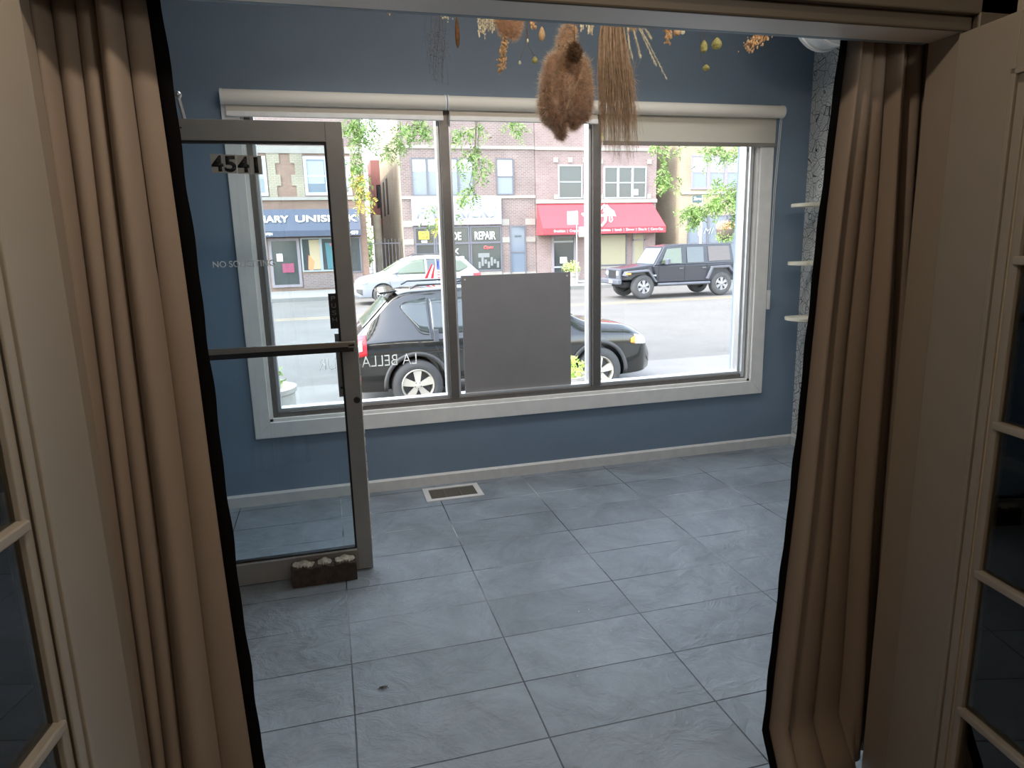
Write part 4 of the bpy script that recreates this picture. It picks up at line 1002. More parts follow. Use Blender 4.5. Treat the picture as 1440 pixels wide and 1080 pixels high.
# ============================================================ TREES
def spray(m, mb, pts, n, s=.072, fr=.15, spread=.12):
    n = int(n*2.0)
    """drooping locust spray: a twig with pinnate leaves"""
    pts = [np.array(p) for p in pts]; mb.tube(pts, [0.0065*(1-.75*i/(len(pts)-1)) for i in range(len(pts))], 5)
    V = []; Fc = []
    for i in range(n):
        u = rng.random()*(len(pts)-1); k = int(u); p = pts[k]+(pts[k+1]-pts[k])*(u-k)
        d = rng.normal(size=3)*np.array([1, 1, .3])+np.array([0, 0, -.9]); d /= np.linalg.norm(d); L = fr*(.6+.8*rng.random())
        sd = np.cross(d, rng.normal(size=3)); sd /= np.linalg.norm(sd); nn = 7
        p = p+rng.normal(size=3)*spread*.35
        for j in range(nn):
            q = p+d*L*(j+1)/nn+np.array([0, 0, -.25*L*((j/nn)**2)])
            for sg_ in (-1, 1):
                e = sd*sg_*.8+d*.5+rng.normal(size=3)*.15; e /= np.linalg.norm(e); w_ = np.cross(e, rng.normal(size=3)); w_ /= np.linalg.norm(w_)
                a0 = len(V); V += [q, q+e*s*.4+w_*s*.13, q+e*s*.8, q+e*s*.4-w_*s*.13]; Fc.append((a0, a0+1, a0+2, a0+3))
    m.add(V, Fc)
def tree(label, trunk, crown, sprays, seed_blobs, yl=()):
    t = thing('locust_tree', label, 'tree', trunk, 'honey locust trees by the near kerb')
    mb = MB(); tx, ty, tz = trunk
    mb.tube([(tx, ty, tz), (tx+.05, ty, 2.2), (tx, ty+.1, 4.2)], [.14, .11, .08], 10)
    m = MB()
    for (c, r, n) in seed_blobs:
        mb.tube([(tx, ty+.1, 3.2), ((tx+c[0])/2, (ty+c[1])/2, (3.6+c[2])/2+.3), c], [.06, .04, .012], 6)
        leaves(m, c, r, n, .075, (1, 1, .4))
    m.build('crown_foliage', M_leafg, t, fix=False)
    m = MB(); my = MB()
    for (pts, n, yel) in sprays:
        P = [at(x, y, d) for (x, y, d) in pts]; spray(my if yel else m, mb, P, n)
        if pts[0][1] > 206 and pts[0][0] < 1040: continue
        top = P[0]; mb.tube([top, (top[0]+.1, top[1], 3.6), ((top[0]+tx)/2, (top[1]+ty)/2, 4.4), (tx, ty+.1, 4.0)], [.0065, .012, .03, .05], 5)
    m.build('hanging_leaves', M_leafg, t, fix=False)
    if my.v: my.build('yellowing_leaves', M_leafy, t, fix=False)
    mb.build('branches', M_bark, t, smooth=True)
D = 5.6
tree('honey locust at the left whose drooping branches hang before the brick fronts', (-2.1, 4.2, -.48), None,
     [([(505, 165, D), (509, 210, D), (512, 270, D)], 16, 0), ([(492, 165, D), (502, 185, D)], 10, 0), ([(500, 225, D), (503, 255, D)], 6, 0), ([(506, 240, D), (509, 285, D)], 11, 1),
      ([(520, 165, D), (517, 190, D)], 9, 0), ([(592, 170, D), (572, 182, D), (555, 197, D), (543, 215, D)], 20, 0), ([(588, 170, D), (596, 185, D)], 9, 0),
      ([(668, 165, D), (669, 200, D), (664, 245, D), (657, 275, D), (641, 300, D)], 8, 0), ([(668, 180, D), (650, 187, D), (640, 182, D)], 8, 0), ([(668, 205, D), (655, 220, D), (640, 228, D)], 9, 0),
      ([(672, 200, D), (674, 235, D), (684, 238, D)], 7, 0), ([(660, 258, D), (667, 275, D)], 5, 0), ([(615, 285, D), (614, 305, D)], 6, 0), ([(622, 300, D), (614, 312, D)], 6, 1),
      ([(724, 165, D), (727, 180, D)], 8, 0)],
     [((.4, 7.2, 5.6), 1.6, 2400), ((-1.4, 5.2, 5.2), 1.5, 1200), ((1.8, 7.8, 6.0), 1.5, 1800), ((.2, 9.0, 6.2), 1.5, 1500)])
tree('honey locust at the right with feathery branches before the yellow building', (7.6, 4.3, -.48), None,
     [([(922, 198, D), (927, 215, D)], 7, 0), ([(938, 198, D), (940, 235, D), (938, 262, D)], 9, 0), ([(905+30, 235, D), (938, 258, D)], 6, 0), ([(838, 172, D), (832, 185, D)], 3, 1),
      ([(1005, 198, D), (998, 208, D), (990, 222, D)], 8, 0), ([(1008, 200, D), (1018, 220, D)], 8, 0), ([(1040, 200, D), (1043, 222, D)], 9, 0), ([(965, 198, D), (963, 208, D)], 3, 0),
      ([(1048, 240, D), (1035, 262, D), (1015, 275, D), (1005, 285, D)], 22, 0), ([(1048, 262, D), (1030, 280, D), (1000, 290, D), (975, 295, D), (955, 298, D)], 26, 0), ([(1048, 280, D), (1040, 300, D), (1034, 318, D)], 18, 0),
      ([(1010, 250, D), (1008, 262, D)], 6, 0), ([(985, 288, D), (980, 310, D)], 14, 0), ([(1045, 275, D), (1025, 285, D), (1005, 288, D)], 16, 0), ([(975, 292, D), (965, 305, D)], 8, 0)],
     [((7.6, 5.4, 4.9), 1.6, 2200), ((9.4, 6.5, 5.2), 1.5, 1500)])
for (lab, c, r) in (('green street tree seen through the gap, left of the rust red bay', (2.3, 60, 4.5), 3.6), ('low green shrubbery at the end of the gap', (2.2, 54, 1.2), 1.7)):
    t = thing('background_tree', lab, 'tree', (c[0], c[1], -.265))
    m = MB(); leaves(m, c, r, 4200, .14, (1, .8, 1.1)); m.build('foliage', M_leafg, t, fix=False)
    MB().tube([(c[0], c[1], -.265), c], [.2, .1], 8).build('trunk', M_bark, t)
# the shop's own upper facade is out of sight; the sky closes the rest

# ============================================================ CARS
M_tyre = mat('tyre_rubber', (.05, .05, .05), .8, bump=.3, bscale=60); M_rim = mat('alloy_rim', (.62, .58, .50), .35, metal=.55); M_rimd = mat('rim_recess', (.08, .08, .08), .6)
M_cblk = mat('black_car_paint', (.012, .012, .011), .12, spec=.5, coat=.6, noise=.2, nscale=12); M_cwht = mat('silver_white_car_paint', (.21, .225, .25), .3, coat=.5)
M_clad = mat('black_cladding', (.045, .045, .045), .6); M_cgls = mat('car_window_glass', (.04, .05, .05), .06, spec=.9)
M_cgls2 = mat('green_reflecting_window', (.07, .09, .055), .08, spec=.9); M_red = mat('red_lamp_lens', (.65, .03, .04), .2); M_clear = mat('clear_lamp_lens', (.75, .77, .78), .15); M_amb = mat('amber_lens', (.8, .3, .05), .3)
M_jgrey = mat('charcoal_car_paint', (.014, .015, .022), .34, coat=.25, spec=.5); M_flare = mat('grey_fender_plastic', (.075, .08, .095), .5)
def wheel(par, x, y, z, r, w, rimr, side, spokes=5, rimm=None):
    """wheel with its face towards y*side"""
    t = MB(); pr = [(rimr, -w/2), (rimr+.01, -w/2-.005), (r-.05, -w/2-.002), (r-.012, -w/2+.02), (r, -w/2+.05), (r, w/2-.05), (r-.012, w/2-.02), (r-.05, w/2+.002), (rimr, w/2), (rimr, -w/2)]
    t.lathe(pr, (x, y, z), 'y', 44); to = t.build('wheel', M_tyre, par, smooth=True)
    yf = y+side*w/2
    m = MB(); m.lathe([(rimr+.004, -.012*side), (rimr-.012, .008*side), (rimr-.028, -.02*side), (rimr-.03, -.09*side)], (x, yf, z), 'y', 44)
    for k in range(spokes):
        a = 2*PI*k/spokes+PI/2; ca, sa = math.cos(a), math.sin(a)
        def pt(rr, tt, dd_): return (x+rr*ca-tt*sa, yf+side*dd_, z+rr*sa+tt*ca)
        ws = .030*rimr/.22; we = .058*rimr/.22; R = rimr-.02
        m.add([pt(.05, -ws, -.005), pt(.05, ws, -.005), pt(R, we, -.012), pt(R, -we, -.012), pt(.05, -ws, -.05), pt(.05, ws, -.05), pt(R, we, -.05), pt(R, -we, -.05)],
              [(0, 1, 2, 3), (4, 7, 6, 5), (0, 3, 7, 4), (1, 5, 6, 2), (0, 4, 5, 1), (3, 2, 6, 7)])
    m.lathe([(0, .004*side), (.03, .004*side), (.06, -.006*side), (.065, -.05*side)], (x, yf, z), 'y', 20)
    m.build('rim', rimm or M_rim, to, smooth=True)
    m = MB(); m.lathe([(0, -.085*side), (rimr-.03, -.085*side)], (x, yf, z), 'y', 30)
    for k in range(5):
        a = 2*PI*k/5+PI/2+PI/5; m.lathe([(0, .002*side), (.009, .002*side), (.009, -.02*side)], (x+.042*math.cos(a), yf, z+.042*math.sin(a)), 'y', 8)
    m.build('brake_disc', M_rimd, to)
    return to
class Car:
    def __init__(s, t, x0, fwd, yc, g, st, arches, paint):
        """st rows: (u, ztop, zbelt, zbot, halfw_roof, halfw_belt); u from the rear; fwd=+1 faces +x"""
        s.t, s.x0, s.fwd, s.yc, s.g = t, x0, fwd, yc, g
        A = np.array(st); s.U = A[:, 0]; s.A = A; L = A[-1, 0]; s.L = L
        us = np.linspace(0, L, 110)
        def sm(c):
            v = np.interp(us, s.U, A[:, c]); k = np.ones(5)/5; vp = np.pad(v, 2, mode='edge'); return np.convolve(vp, k, 'valid')
        s.us = us; s.c = [sm(k) for k in range(1, 6)]
        m = MB(); V = []; Fc = []; K = None
        for i, u in enumerate(us):
            zt, zb, zo, rw, hw = [c[i] for c in s.c]
            half = s.sec(zt, zb, zo, rw, hw)
            ring_ = [(-a, b) for a, b in half]+[(a, b) for a, b in reversed(half[1:-1] if False else half)]
            K = len(ring_)
            V += [(s.X(u), yc+a, g+b) for a, b in ring_]
        for i in range(len(us)-1):
            for k in range(K): Fc.append((i*K+k, i*K+(k+1) % K, (i+1)*K+(k+1) % K, (i+1)*K+k))
        Fc.append(tuple(range(K))); Fc.append(tuple((len(us)-1)*K+k for k in range(K-1, -1, -1)))
        m.add(V, Fc); bo = m.build('body', paint, t, smooth=True, angle=50)
        bm = bmesh.new(); bm.from_mesh(bo.data); bmesh.ops.remove_doubles(bm, verts=bm.verts, dist=1e-4); bmesh.ops.recalc_face_normals(bm, faces=bm.faces); bm.to_mesh(bo.data); bm.free()
        # wheel arches cut out
        cm = MB()
        for (u, z, r) in arches:
            for sg_ in (-1, 1): cm.tube([(s.X(u), yc+sg_*.62, g+z), (s.X(u), yc+sg_*1.2, g+z)], r, 40)
        co = cm.build('cutter', paint); md = bo.modifiers.new('b', 'BOOLEAN'); md.object = co; md.operation = 'DIFFERENCE'; md.solver = 'EXACT'
        bpy.context.view_layer.update(); me = bpy.data.meshes.new_from_object(bo.evaluated_get(bpy.context.evaluated_depsgraph_get()))
        bo.modifiers.clear(); bo.data = me; bpy.data.objects.remove(co); s.body = bo
    def X(s, u): return s.x0+u if s.fwd > 0 else s.x0+s.L-u
    def sec(s, zt, zb, zo, rw, hw):
        zb = min(zb, zt-.03); d = zt-zb
        return [(.0, zt), (rw*.55, zt-.006), (rw*.88, zt-.02*min(1, d*3)-.004), (rw*.98, zt-.05*min(1, d*2)-.01), (rw, zt-.10*min(1, d*1.4)-.015), (hw*.965, zb+.0), (hw*.99, zb-.05), (hw, zb-.18), (hw*.985, (zb+zo)/2), (hw, zo+.12), (hw*.96, zo+.02), (hw*.88, zo), (0, zo)]
    def par(s, u): return [float(np.interp(u, s.us, c)) for c in s.c]
    def side(s, u, z):                       # half width of the body side at height z
        sc = s.sec(*s.par(u))[2:12]; zs = [b for a, b in sc][::-1]; ws = [a for a, b in sc][::-1]
        return float(np.interp(z, zs, ws))
    def patch(s, name, mt, us, lo, hi, off=.006, both=True, th=.01, nz=5, par=None, nu=28):
        """panel lying on the side: us range, lower and upper outline (list of (u, z))"""
        for sg_ in ((-1, 1) if both else (-1,)):
            m = MB(); V = []; Fc = []; uu = np.linspace(us[0], us[1], nu)
            for u in uu:
                a = np.interp(u, [p[0] for p in lo], [p[1] for p in lo]); b_ = np.interp(u, [p[0] for p in hi], [p[1] for p in hi])
                for k in range(nz+1):
                    z = a+(b_-a)*k/nz; V.append((s.X(u), s.yc+sg_*(s.side(u, z)+off), s.g+z))
            for i in range(nu-1):
                for k in range(nz): Fc.append((i*(nz+1)+k, (i+1)*(nz+1)+k, (i+1)*(nz+1)+k+1, i*(nz+1)+k+1))
            m.add(V, Fc).build(name, mt, par or s.t, smooth=True, solid=th, angle=80)
    def top(s, name, mt, u0, u1, f=.86, off=.008):   # screen lying on the sloping top between u0 and u1
        m = MB(); V = []; Fc = []; nu = 14; nv = 12
        for i in range(nu+1):
            u = u0+(u1-u0)*i/nu; zt, zb, zo, rw, hw = s.par(u)
            sc = s.sec(zt, zb, zo, rw, hw)[:5]
            for k in range(nv+1):
                y = -rw*f+2*rw*f*k/nv; z = np.interp(abs(y), [a for a, b in sc], [b for a, b in sc]); V.append((s.X(u)+s.fwd*(off if u1 > s.L/2 else -off), s.yc+y, s.g+z+off))
        for i in range(nu):
            for k in range(nv): Fc.append((i*(nv+1)+k, (i+1)*(nv+1)+k, (i+1)*(nv+1)+k+1, i*(nv+1)+k+1))
        m.add(V, Fc).build(name, mt, s.t, smooth=True, solid=.008, angle=80)
def seam(cr, pts, w=.008, mt=None, name='door_seam', off=.004, both=False):
    for sg_ in ((-1, 1) if both else (-1,)):
        m = MB(); m.tube([(cr.X(u), cr.yc+sg_*(cr.side(u, z)+off), cr.g+z) for u, z in pts], w, 5); m.build(name, mt or M_black, cr.t)
# ---- dark SUV parked right outside
g0 = -.628
t = thing('parked_car', 'black compact SUV parked right outside behind the grey board', 'car', (2.4, 6.9, g0))
st = [(0, .55, .50, .30, .60, .74), (.03, .92, .86, .29, .66, .82), (.10, 1.0, .95, .28, .70, .865), (.20, 1.10, .99, .28, .68, .88), (.66, 1.575, 1.0, .27, .585, .90), (.85, 1.625, 1.0, .26, .60, .905), (1.6, 1.655, .98, .25, .62, .905), (2.35, 1.63, .96, .25, .62, .905),
      (2.75, 1.53, .95, .25, .60, .905), (3.30, 1.13, .94, .25, .66, .905), (3.45, 1.07, .93, .25, .70, .90), (4.05, 1.0, .90, .26, .66, .87), (4.30, .90, .83, .27, .58, .80), (4.40, .74, .70, .28, .50, .70), (4.45, .55, .50, .32, .42, .60)]
CX = .20; cr = Car(t, CX, 1, 6.87, g0, st, [(.905, .36, .405), (3.54, .36, .405)], M_cblk)
for u in (.905, 3.54):
    for sg_ in (-1, 1): wheel(t, CX+u, 6.87+sg_*.80, g0+.352, .352, .225, .228, sg_)
cr.patch('side_window', M_cgls, (.76, 1.10), [(.76, 1.37), (.98, 1.09), (1.10, 1.055)], [(.76, 1.43), (.9, 1.475), (1.10, 1.50)])
seam(cr, [(.745, 1.40), (.97, 1.075), (1.02, 1.045), (1.10, 1.035)], .006, M_clad, 'window_trim', off=.01)
seam(cr, [(.745, 1.41), (.80, 1.46), (1.10, 1.51)], .005, M_clad, 'window_trim', off=.01)
cr.patch('side_window', M_cgls, (1.15, 2.02), [(1.15, 1.045), (2.02, 1.03)], [(1.15, 1.50), (2.02, 1.50)])
cr.patch('side_window', M_cgls, (2.08, 2.98), [(2.08, 1.03), (2.98, 1.02)], [(2.08, 1.50), (2.5, 1.47), (2.98, 1.10)])
cr.patch('lower_cladding', M_clad, (1.32, 3.12), [(1.32, .27), (3.12, .27)], [(1.32, .40), (3.12, .40)], nz=3)
cr.top('windscreen', M_cgls, 2.80, 3.25); cr.top('rear_glass', M_cgls2, .24, .60, .84)
cr.patch('tail_lamp', M_red, (.06, .26), [(.06, .76), (.26, .80)], [(.06, 1.02), (.26, 1.06)], off=.010)
cr.patch('tail_lamp_lens', M_clear, (.08, .20), [(.08, .84), (.2, .86)], [(.08, .94), (.2, .95)], off=.016)
cr.patch('head_lamp', M_clear, (4.12, 4.33), [(4.12, .72), (4.33, .70)], [(4.12, .86), (4.33, .80)], off=.008)
cr.patch('turn_lamp', M_amb, (4.05, 4.13), [(4.05, .74), (4.13, .72)], [(4.05, .80), (4.13, .84)], off=.008)
cr.patch('side_marker', M_red, (.05, .16), [(.05, .46), (.16, .46)], [(.05, .52), (.16, .52)], off=.008)
for pts in ([(1.32, .42), (1.20, .82), (1.125, 1.0), (1.125, 1.50)], [(2.05, .34), (2.05, 1.50)], [(3.02, .36), (3.10, .8), (3.02, 1.02)], [(.30, .78), (1.31, .80), (3.6, .78)]): seam(cr, pts, .005)
MB().box(cr.X(1.15), cr.X(1.22), 6.87-cr.side(1.15, 1.0)-.03, 6.87-cr.side(1.15, 1.0)-.004, g0+.93, g0+1.10).build('door_handle', M_flare, t, bevel=.008)
for u in (2.20,): MB().box(cr.X(u)-.0, cr.X(u)+.17, 6.87-cr.side(u, .92)-.045, 6.87-cr.side(u, .92)-.012, g0+.90, g0+.935).build('door_handle', M_cblk, t, bevel=.008)
for sg_ in (-1, 1):
    MB().sphere((CX+2.98, 6.87+sg_*1.01, g0+1.07), .105, 14, 10, (.75, 1.0, .75)).build('side_mirror', M_cblk, t, smooth=True)
    MB().tube([(CX+2.98, 6.87+sg_*.84, g0+1.03), (CX+2.98, 6.87+sg_*.97, g0+1.05)], .02, 8).build('mirror_arm', M_clad, t)
    MB().tube([(CX+.9, 6.87+sg_*.58, g0+1.635), (CX+1.0, 6.87+sg_*.58, g0+1.685), (CX+2.2, 6.87+sg_*.58, g0+1.69), (CX+2.3, 6.87+sg_*.58, g0+1.64)], .014, 8).build('roof_rail', M_cblk, t, smooth=True)
for (u) in (.905, 3.54):
    for sg_ in (-1, 1):
        m = MB(); V = []; Fc = []
        for k in range(25):
            a = PI*(-.04)+PI*1.08*k/24
            for rr in (.40, .455):
                uu = u+rr*math.cos(a); z = .36+rr*math.sin(a); V.append((cr.X(uu), 6.87+sg_*(cr.side(uu, max(z, .3))+.012), g0+z))
        for k in range(24): Fc.append((2*k, 2*k+1, 2*k+3, 2*k+2))
        m.add(V, Fc).build('wheel_arch_trim', M_clad, t, solid=.02, smooth=True, angle=80)
MB().box(CX-.02, CX+.02, 6.6, 7.1, g0+.72, g0+.84).build('licence_plate', M_white, t)
MB().prism([(CX+.50, g0+1.57), (CX+.72, g0+1.60), (CX+.72, g0+1.625), (CX+.48, g0+1.60)], 6.32, 7.42).build('roof_spoiler', M_cblk, t, bevel=.006)
# small flag on the far side window of the parked car
t = thing('car_flag', 'small striped American flag clipped above the black parked SUV', 'flag', (CX+1.35, 7.62, g0+1.5))
fy_ = 7.62; p0 = at(612, 361, fy_); 
MB().tube([(at(616, 396, fy_)[0], fy_, g0+1.30), (p0[0], fy_, p0[2])], .006, 6).sphere((p0[0], fy_, p0[2]), .014).build('staff', M_white, t)
def flagpt(u, v):  # u 0 at staff, v 0 top
    a = np.array(at(613, 365, fy_)); b = np.array(at(616, 391, fy_)); c_ = np.array(at(630, 374, fy_)); d_ = np.array(at(631, 391, fy_))
    p = (a*(1-u)+c_*u)*(1-v)+(b*(1-u)+d_*u)*v; p[1] += .03*math.sin(9*u+3*v); return p
for k in range(13):
    m = MB(); V = []
    for i in range(9):
        for v in (k/13, (k+1)/13): V.append(flagpt(i/8, v))
    m.add(V, [(2*i, 2*i+1, 2*i+3, 2*i+2) for i in range(8)]).build('stripe', M_red if k % 2 == 0 else M_white, t, solid=.002)
m = MB(); V = []
for i in range(5):
    for v in (0, .54): p = flagpt(i/8, v); p[1] -= .004; V.append(p)
m.add(V, [(2*i, 2*i+1, 2*i+3, 2*i+2) for i in range(4)]).build('canton', mat('flag_blue', (.05, .08, .28), .7), t, solid=.002)
m = MB()
for i in range(4):
    for j in range(4): p = flagpt(.06+i*.12, .06+j*.13); m.sphere((p[0], p[1]-.008, p[2]), .004, 5, 4)
m.build('star', M_white, t)
A0, A1, B0, B1 = [np.array(at(x, y, fy_+.02)) for x, y in ((607, 371), (613, 377), (597, 391.5), (614, 391.5))]
for k in range(4):
    m = MB(); u0, u1 = k/4, (k+1)/4; V = [A0+(A1-A0)*u0, A0+(A1-A0)*u1, B0+(B1-B0)*u1, B0+(B1-B0)*u0]
    m.add(V, [(0, 1, 2, 3)]).build('stripe', M_red if k % 2 == 0 else M_white, t, solid=.003)

# ---- silver white SUV on the far side
gs = ZG(21.5)
t = thing('passing_car', 'silver white SUV facing left on the far side of the street', 'car', (3.3, 22, gs))
st = [(0, .60, .55, .32, .62, .76), (.05, 1.0, .95, .30, .68, .86), (.18, 1.08, 1.0, .28, .68, .90), (.60, 1.52, 1.02, .27, .60, .91), (.95, 1.62, 1.01, .26, .62, .915), (1.8, 1.67, .99, .25, .64, .915), (2.5, 1.64, .97, .25, .63, .915), (2.85, 1.55, .96, .25, .62, .915),
      (3.55, 1.12, .95, .25, .68, .91), (3.75, 1.06, .94, .25, .72, .90), (4.3, .96, .88, .26, .68, .86), (4.5, .84, .78, .27, .6, .78), (4.6, .6, .55, .3, .5, .62)]
X0 = .90; YC = 21+.92; cr = Car(t, X0, -1, YC, gs, st, [(.86, .36, .40), (3.62, .36, .40)], M_cwht)
for u in (.86, 3.62):
    for sg_ in (-1, 1): wheel(t, cr.X(u), YC+sg_*.80, gs+.35, .35, .225, .235, sg_)
cr.patch('side_window', M_cgls2, (.58, 1.12), [(.58, 1.20), (.9, 1.06), (1.12, 1.05)], [(.58, 1.26), (.8, 1.45), (1.12, 1.49)])
cr.patch('side_window', M_cgls, (1.18, 2.05), [(1.18, 1.05), (2.05, 1.03)], [(1.18, 1.50), (2.05, 1.53)])
cr.patch('side_window', M_cgls2, (2.12, 3.30), [(2.12, 1.03), (3.30, 1.04)], [(2.12, 1.53), (2.6, 1.48), (3.30, 1.08)])
cr.patch('lower_cladding', M_clad, (1.28, 3.2), [(1.28, .27), (3.2, .27)], [(1.28, .42), (3.2, .42)], nz=3)
cr.top('windscreen', M_cgls2, 2.92, 3.50); cr.top('rear_glass', M_cgls, .26, .56)
cr.patch('tail_lamp', M_red, (.06, .40), [(.06, .88), (.40, .91)], [(.06, 1.0), (.40, .99)], off=.01)
cr.patch('head_lamp', M_clear, (4.15, 4.5), [(4.15, .78), (4.5, .68)], [(4.15, .90), (4.5, .80)], off=.01)
cr.patch('fog_lamp_trim', M_clad, (4.33, 4.52), [(4.33, .36), (4.52, .46)], [(4.33, .56), (4.52, .58)], off=.01)
for pts in ([(1.15, .42), (1.15, 1.5)], [(2.08, .34), (2.08, 1.52)], [(3.3, .36), (3.38, .8), (3.3, 1.03)]): seam(cr, pts, .005)
for sg_ in (-1, 1):
    MB().sphere((cr.X(3.15), YC+sg_*1.04, gs+1.12), .12, 14, 10, (.8, 1, .7)).build('side_mirror', M_cwht, t, smooth=True)
    MB().tube([(cr.X(3.15), YC+sg_*.84, gs+1.05), (cr.X(3.15), YC+sg_*1.0, gs+1.07)], .025, 8).build('mirror_arm', M_clad, t)
    MB().tube([(cr.X(.9), YC+sg_*.6, gs+1.62), (cr.X(1.1), YC+sg_*.6, gs+1.69), (cr.X(2.4), YC+sg_*.6, gs+1.69), (cr.X(2.55), YC+sg_*.6, gs+1.63)], .016, 8).build('roof_rail', M_clad, t)

# ---- boxy dark off-roader
gj = -.405
t = thing('offroad_car', 'charcoal boxy off-road car with round headlights driving left', 'car', (11.8, 19.2, gj))
JX, JY0, JY1 = 9.55, 18.34, 20.1      # front bumper x, near and far body sides
def U(u): return JX+u
JC = (JY0+JY1)/2
# tub with doors
m = MB(); m.prism([(U(1.45), gj+.52), (U(1.30), gj+1.10), (U(4.45), gj+1.12), (U(4.52), gj+.62), (U(4.45), gj+.52)], JY0+.04, JY1-.04); jb = m.build('body', M_jgrey, t, bevel=.03)
m = MB(); m.add([(U(.22), JC-.55, gj+.62), (U(.22), JC+.55, gj+.62), (U(.20), JC-.55, gj+1.02), (U(.20), JC+.55, gj+1.02), (U(1.42), JC-.74, gj+.62), (U(1.42), JC+.74, gj+.62), (U(1.42), JC-.72, gj+1.16), (U(1.42), JC+.72, gj+1.16)],
      [(0, 1, 3, 2), (4, 6, 7, 5), (0, 4, 5, 1), (2, 3, 7, 6), (0, 2, 6, 4), (1, 5, 7, 3)]); m.build('bonnet', M_jgrey, t, bevel=.04)
m = MB(); m.add([(U(1.36), JY0+.10, gj+1.10), (U(1.36), JY1-.10, gj+1.10), (U(1.78), JY0+.20, gj+1.74), (U(1.78), JY1-.20, gj+1.74), (U(4.50), JY0+.08, gj+1.10), (U(4.50), JY1-.08, gj+1.10), (U(4.40), JY0+.20, gj+1.80), (U(4.40), JY1-.20, gj+1.80), (U(2.4), JY0+.20, gj+1.81), (U(2.4), JY1-.20, gj+1.81)],
      [(0, 2, 3, 1), (0, 4, 6, 8, 2), (1, 3, 9, 7, 5), (4, 5, 7, 6), (2, 8, 9, 3), (8, 6, 7, 9), (0, 1, 5, 4)]); m.build('hard_top', M_jgrey, t, bevel=.03)
def jside(pts, name, mt, off=.012, th=.012):
    for sg_ in (-1, 1):
        V = []
        for (u, z) in pts:
            k = (z-1.10)/.70; y = (JY0+.08+.12*k-off) if sg_ < 0 else (JY1-.08-.12*k+off)
            V.append((U(u), y, gj+z))
        MB().add(V, [tuple(range(len(V)))]).build(name, mt, t, solid=th)
jside([(1.62, 1.17), (2.40, 1.16), (2.40, 1.68), (1.86, 1.66)], 'side_window', M_cgls2); jside([(2.62, 1.17), (3.26, 1.17), (3.26, 1.70), (2.62, 1.70)], 'side_window', M_cgls); jside([(3.46, 1.20), (4.32, 1.22), (4.28, 1.71), (3.44, 1.71)], 'side_window', mat('brown_reflecting_window', (.05, .03, .022), .1, spec=.9))
V = [(U(1.40)-.012, JY0+.20, gj+1.16), (U(1.40)-.012, JY1-.20, gj+1.16), (U(1.74)-.012, JY1-.28, gj+1.69), (U(1.74)-.012, JY0+.28, gj+1.69)]
MB().add(V, [(0, 1, 2, 3)]).build('windscreen', G_day, t, solid=.012)
M_gril = MB(); M_gril.box(U(.15), U(.24), JC-.60, JC+.60, gj+.62, gj+1.03); M_gril.build('grille_panel', M_flare, t, bevel=.02)
for k in range(7): MB().box(U(.135), U(.16), JC-.27+k*.09-.024, JC-.27+k*.09+.024, gj+.70, gj+.98).build('grille_slot', M_black, t, bevel=.008)
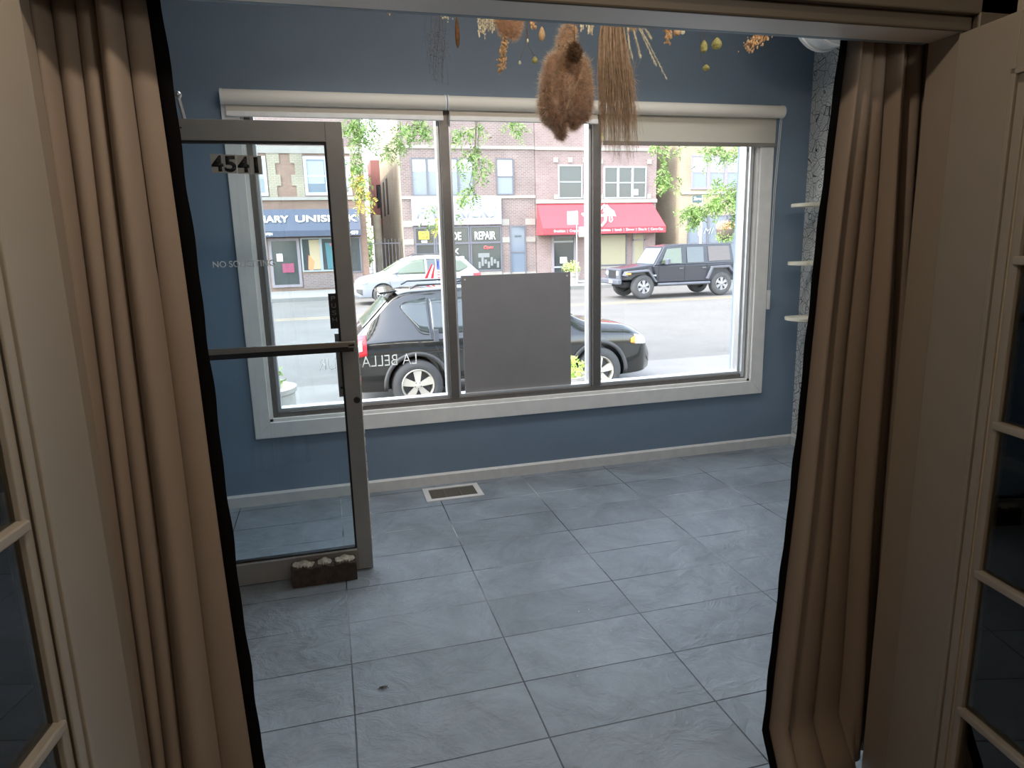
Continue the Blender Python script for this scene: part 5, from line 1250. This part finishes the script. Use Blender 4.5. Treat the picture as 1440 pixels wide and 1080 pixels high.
for sg_ in (-1, 1):
    MB().lathe([(0, -.03), (.075, -.02), (.08, .02)], (U(.16), JC+sg_*.43, gj+.87), 'x', 24).build('head_lamp', M_clear, t, smooth=True)
    ys_ = (JY0-.02, JY0+.24) if sg_ < 0 else (JY1-.24, JY1+.02)
    # fender flares front and rear
    MB().prism([(U(.22), gj+.80), (U(.30), gj+.94), (U(1.12), gj+.98), (U(1.42), gj+.56), (U(1.36), gj+.54), (U(1.08), gj+.91), (U(.36), gj+.88), (U(.30), gj+.76)], ys_[0]-.05, ys_[1]).build('fender_flare', M_flare, t, bevel=.015)
    MB().prism([(U(3.32), gj+.60), (U(3.52), gj+1.02), (U(4.22), gj+1.04), (U(4.50), gj+.72), (U(4.44), gj+.68), (U(4.18), gj+.96), (U(3.57), gj+.95), (U(3.40), gj+.58)], ys_[0]-.05, ys_[1]).build('fender_flare', M_flare, t, bevel=.015)
    MB().box(U(.26), U(.42), ys_[0]-.055, ys_[0]+.05, gj+.84, gj+.90).build('turn_lamp', M_amb, t)
    MB().tube([(U(1.45), ys_[0 if sg_ < 0 else 1], gj+.46), (U(3.45), ys_[0 if sg_ < 0 else 1], gj+.46)], .055, 10).build('side_step', M_flare, t, smooth=True)
    MB().box(U(1.70), U(1.84), (JY0-.20 if sg_ < 0 else JY1+.02), (JY0-.02 if sg_ < 0 else JY1+.20), gj+1.13, gj+1.33).build('side_mirror', M_flare, t, bevel=.03)
for (u, lab) in ((.90, 'f'), (3.91, 'r')):
    for sg_ in (-1, 1):
        y = JY0+.11 if sg_ < 0 else JY1-.11
        wheel(t, U(u)+.03, y, gj+.405, .405, .25, .235, sg_, 6, mat('grey_alloy_rim', (.26, .26, .27), .4, metal=.5))
MB().box(U(.0), U(.16), JC-.80, JC+.80, gj+.50, gj+.68).build('front_bumper', M_flare, t, bevel=.04)
MB().box(U(-.01), U(.0), JC-.36, JC-.06, gj+.54, gj+.66).build('licence_plate', M_blindpale, t)
MB().box(U(4.50), U(4.62), JC-.75, JC+.75, gj+.50, gj+.68).build('rear_bumper', M_flare, t, bevel=.03)
MB().lathe([(.22, -.11), (.36, -.10), (.385, 0), (.36, .10), (.22, .11), (0, .11)], (U(4.66), JC, gj+1.0), 'x', 30).build('spare_wheel', M_tyre, t, smooth=True)
MB().box(U(.35), U(4.4), JC-.5, JC+.5, gj+.38, gj+.56).build('chassis', M_black, t)
for u0, z0, z1 in ((1.50, .58, 1.12), (2.50, .56, 1.12), (3.36, .6, 1.12)): MB().box(U(u0), U(u0+.012), JY0+.03, JY0+.045, gj+z0, gj+z1).build('door_seam', M_black, t)
for u0 in (2.28, 3.16): MB().box(U(u0), U(u0+.16), JY0+.0, JY0+.04, gj+.96, gj+1.0).build('door_handle', M_flare, t, bevel=.01)
text('Jeep', U(1.22), U(1.42), gj+.74, gj+.82, JY0+.035, M_alulight, 'badge', t)

print('objects', len(bpy.data.objects))
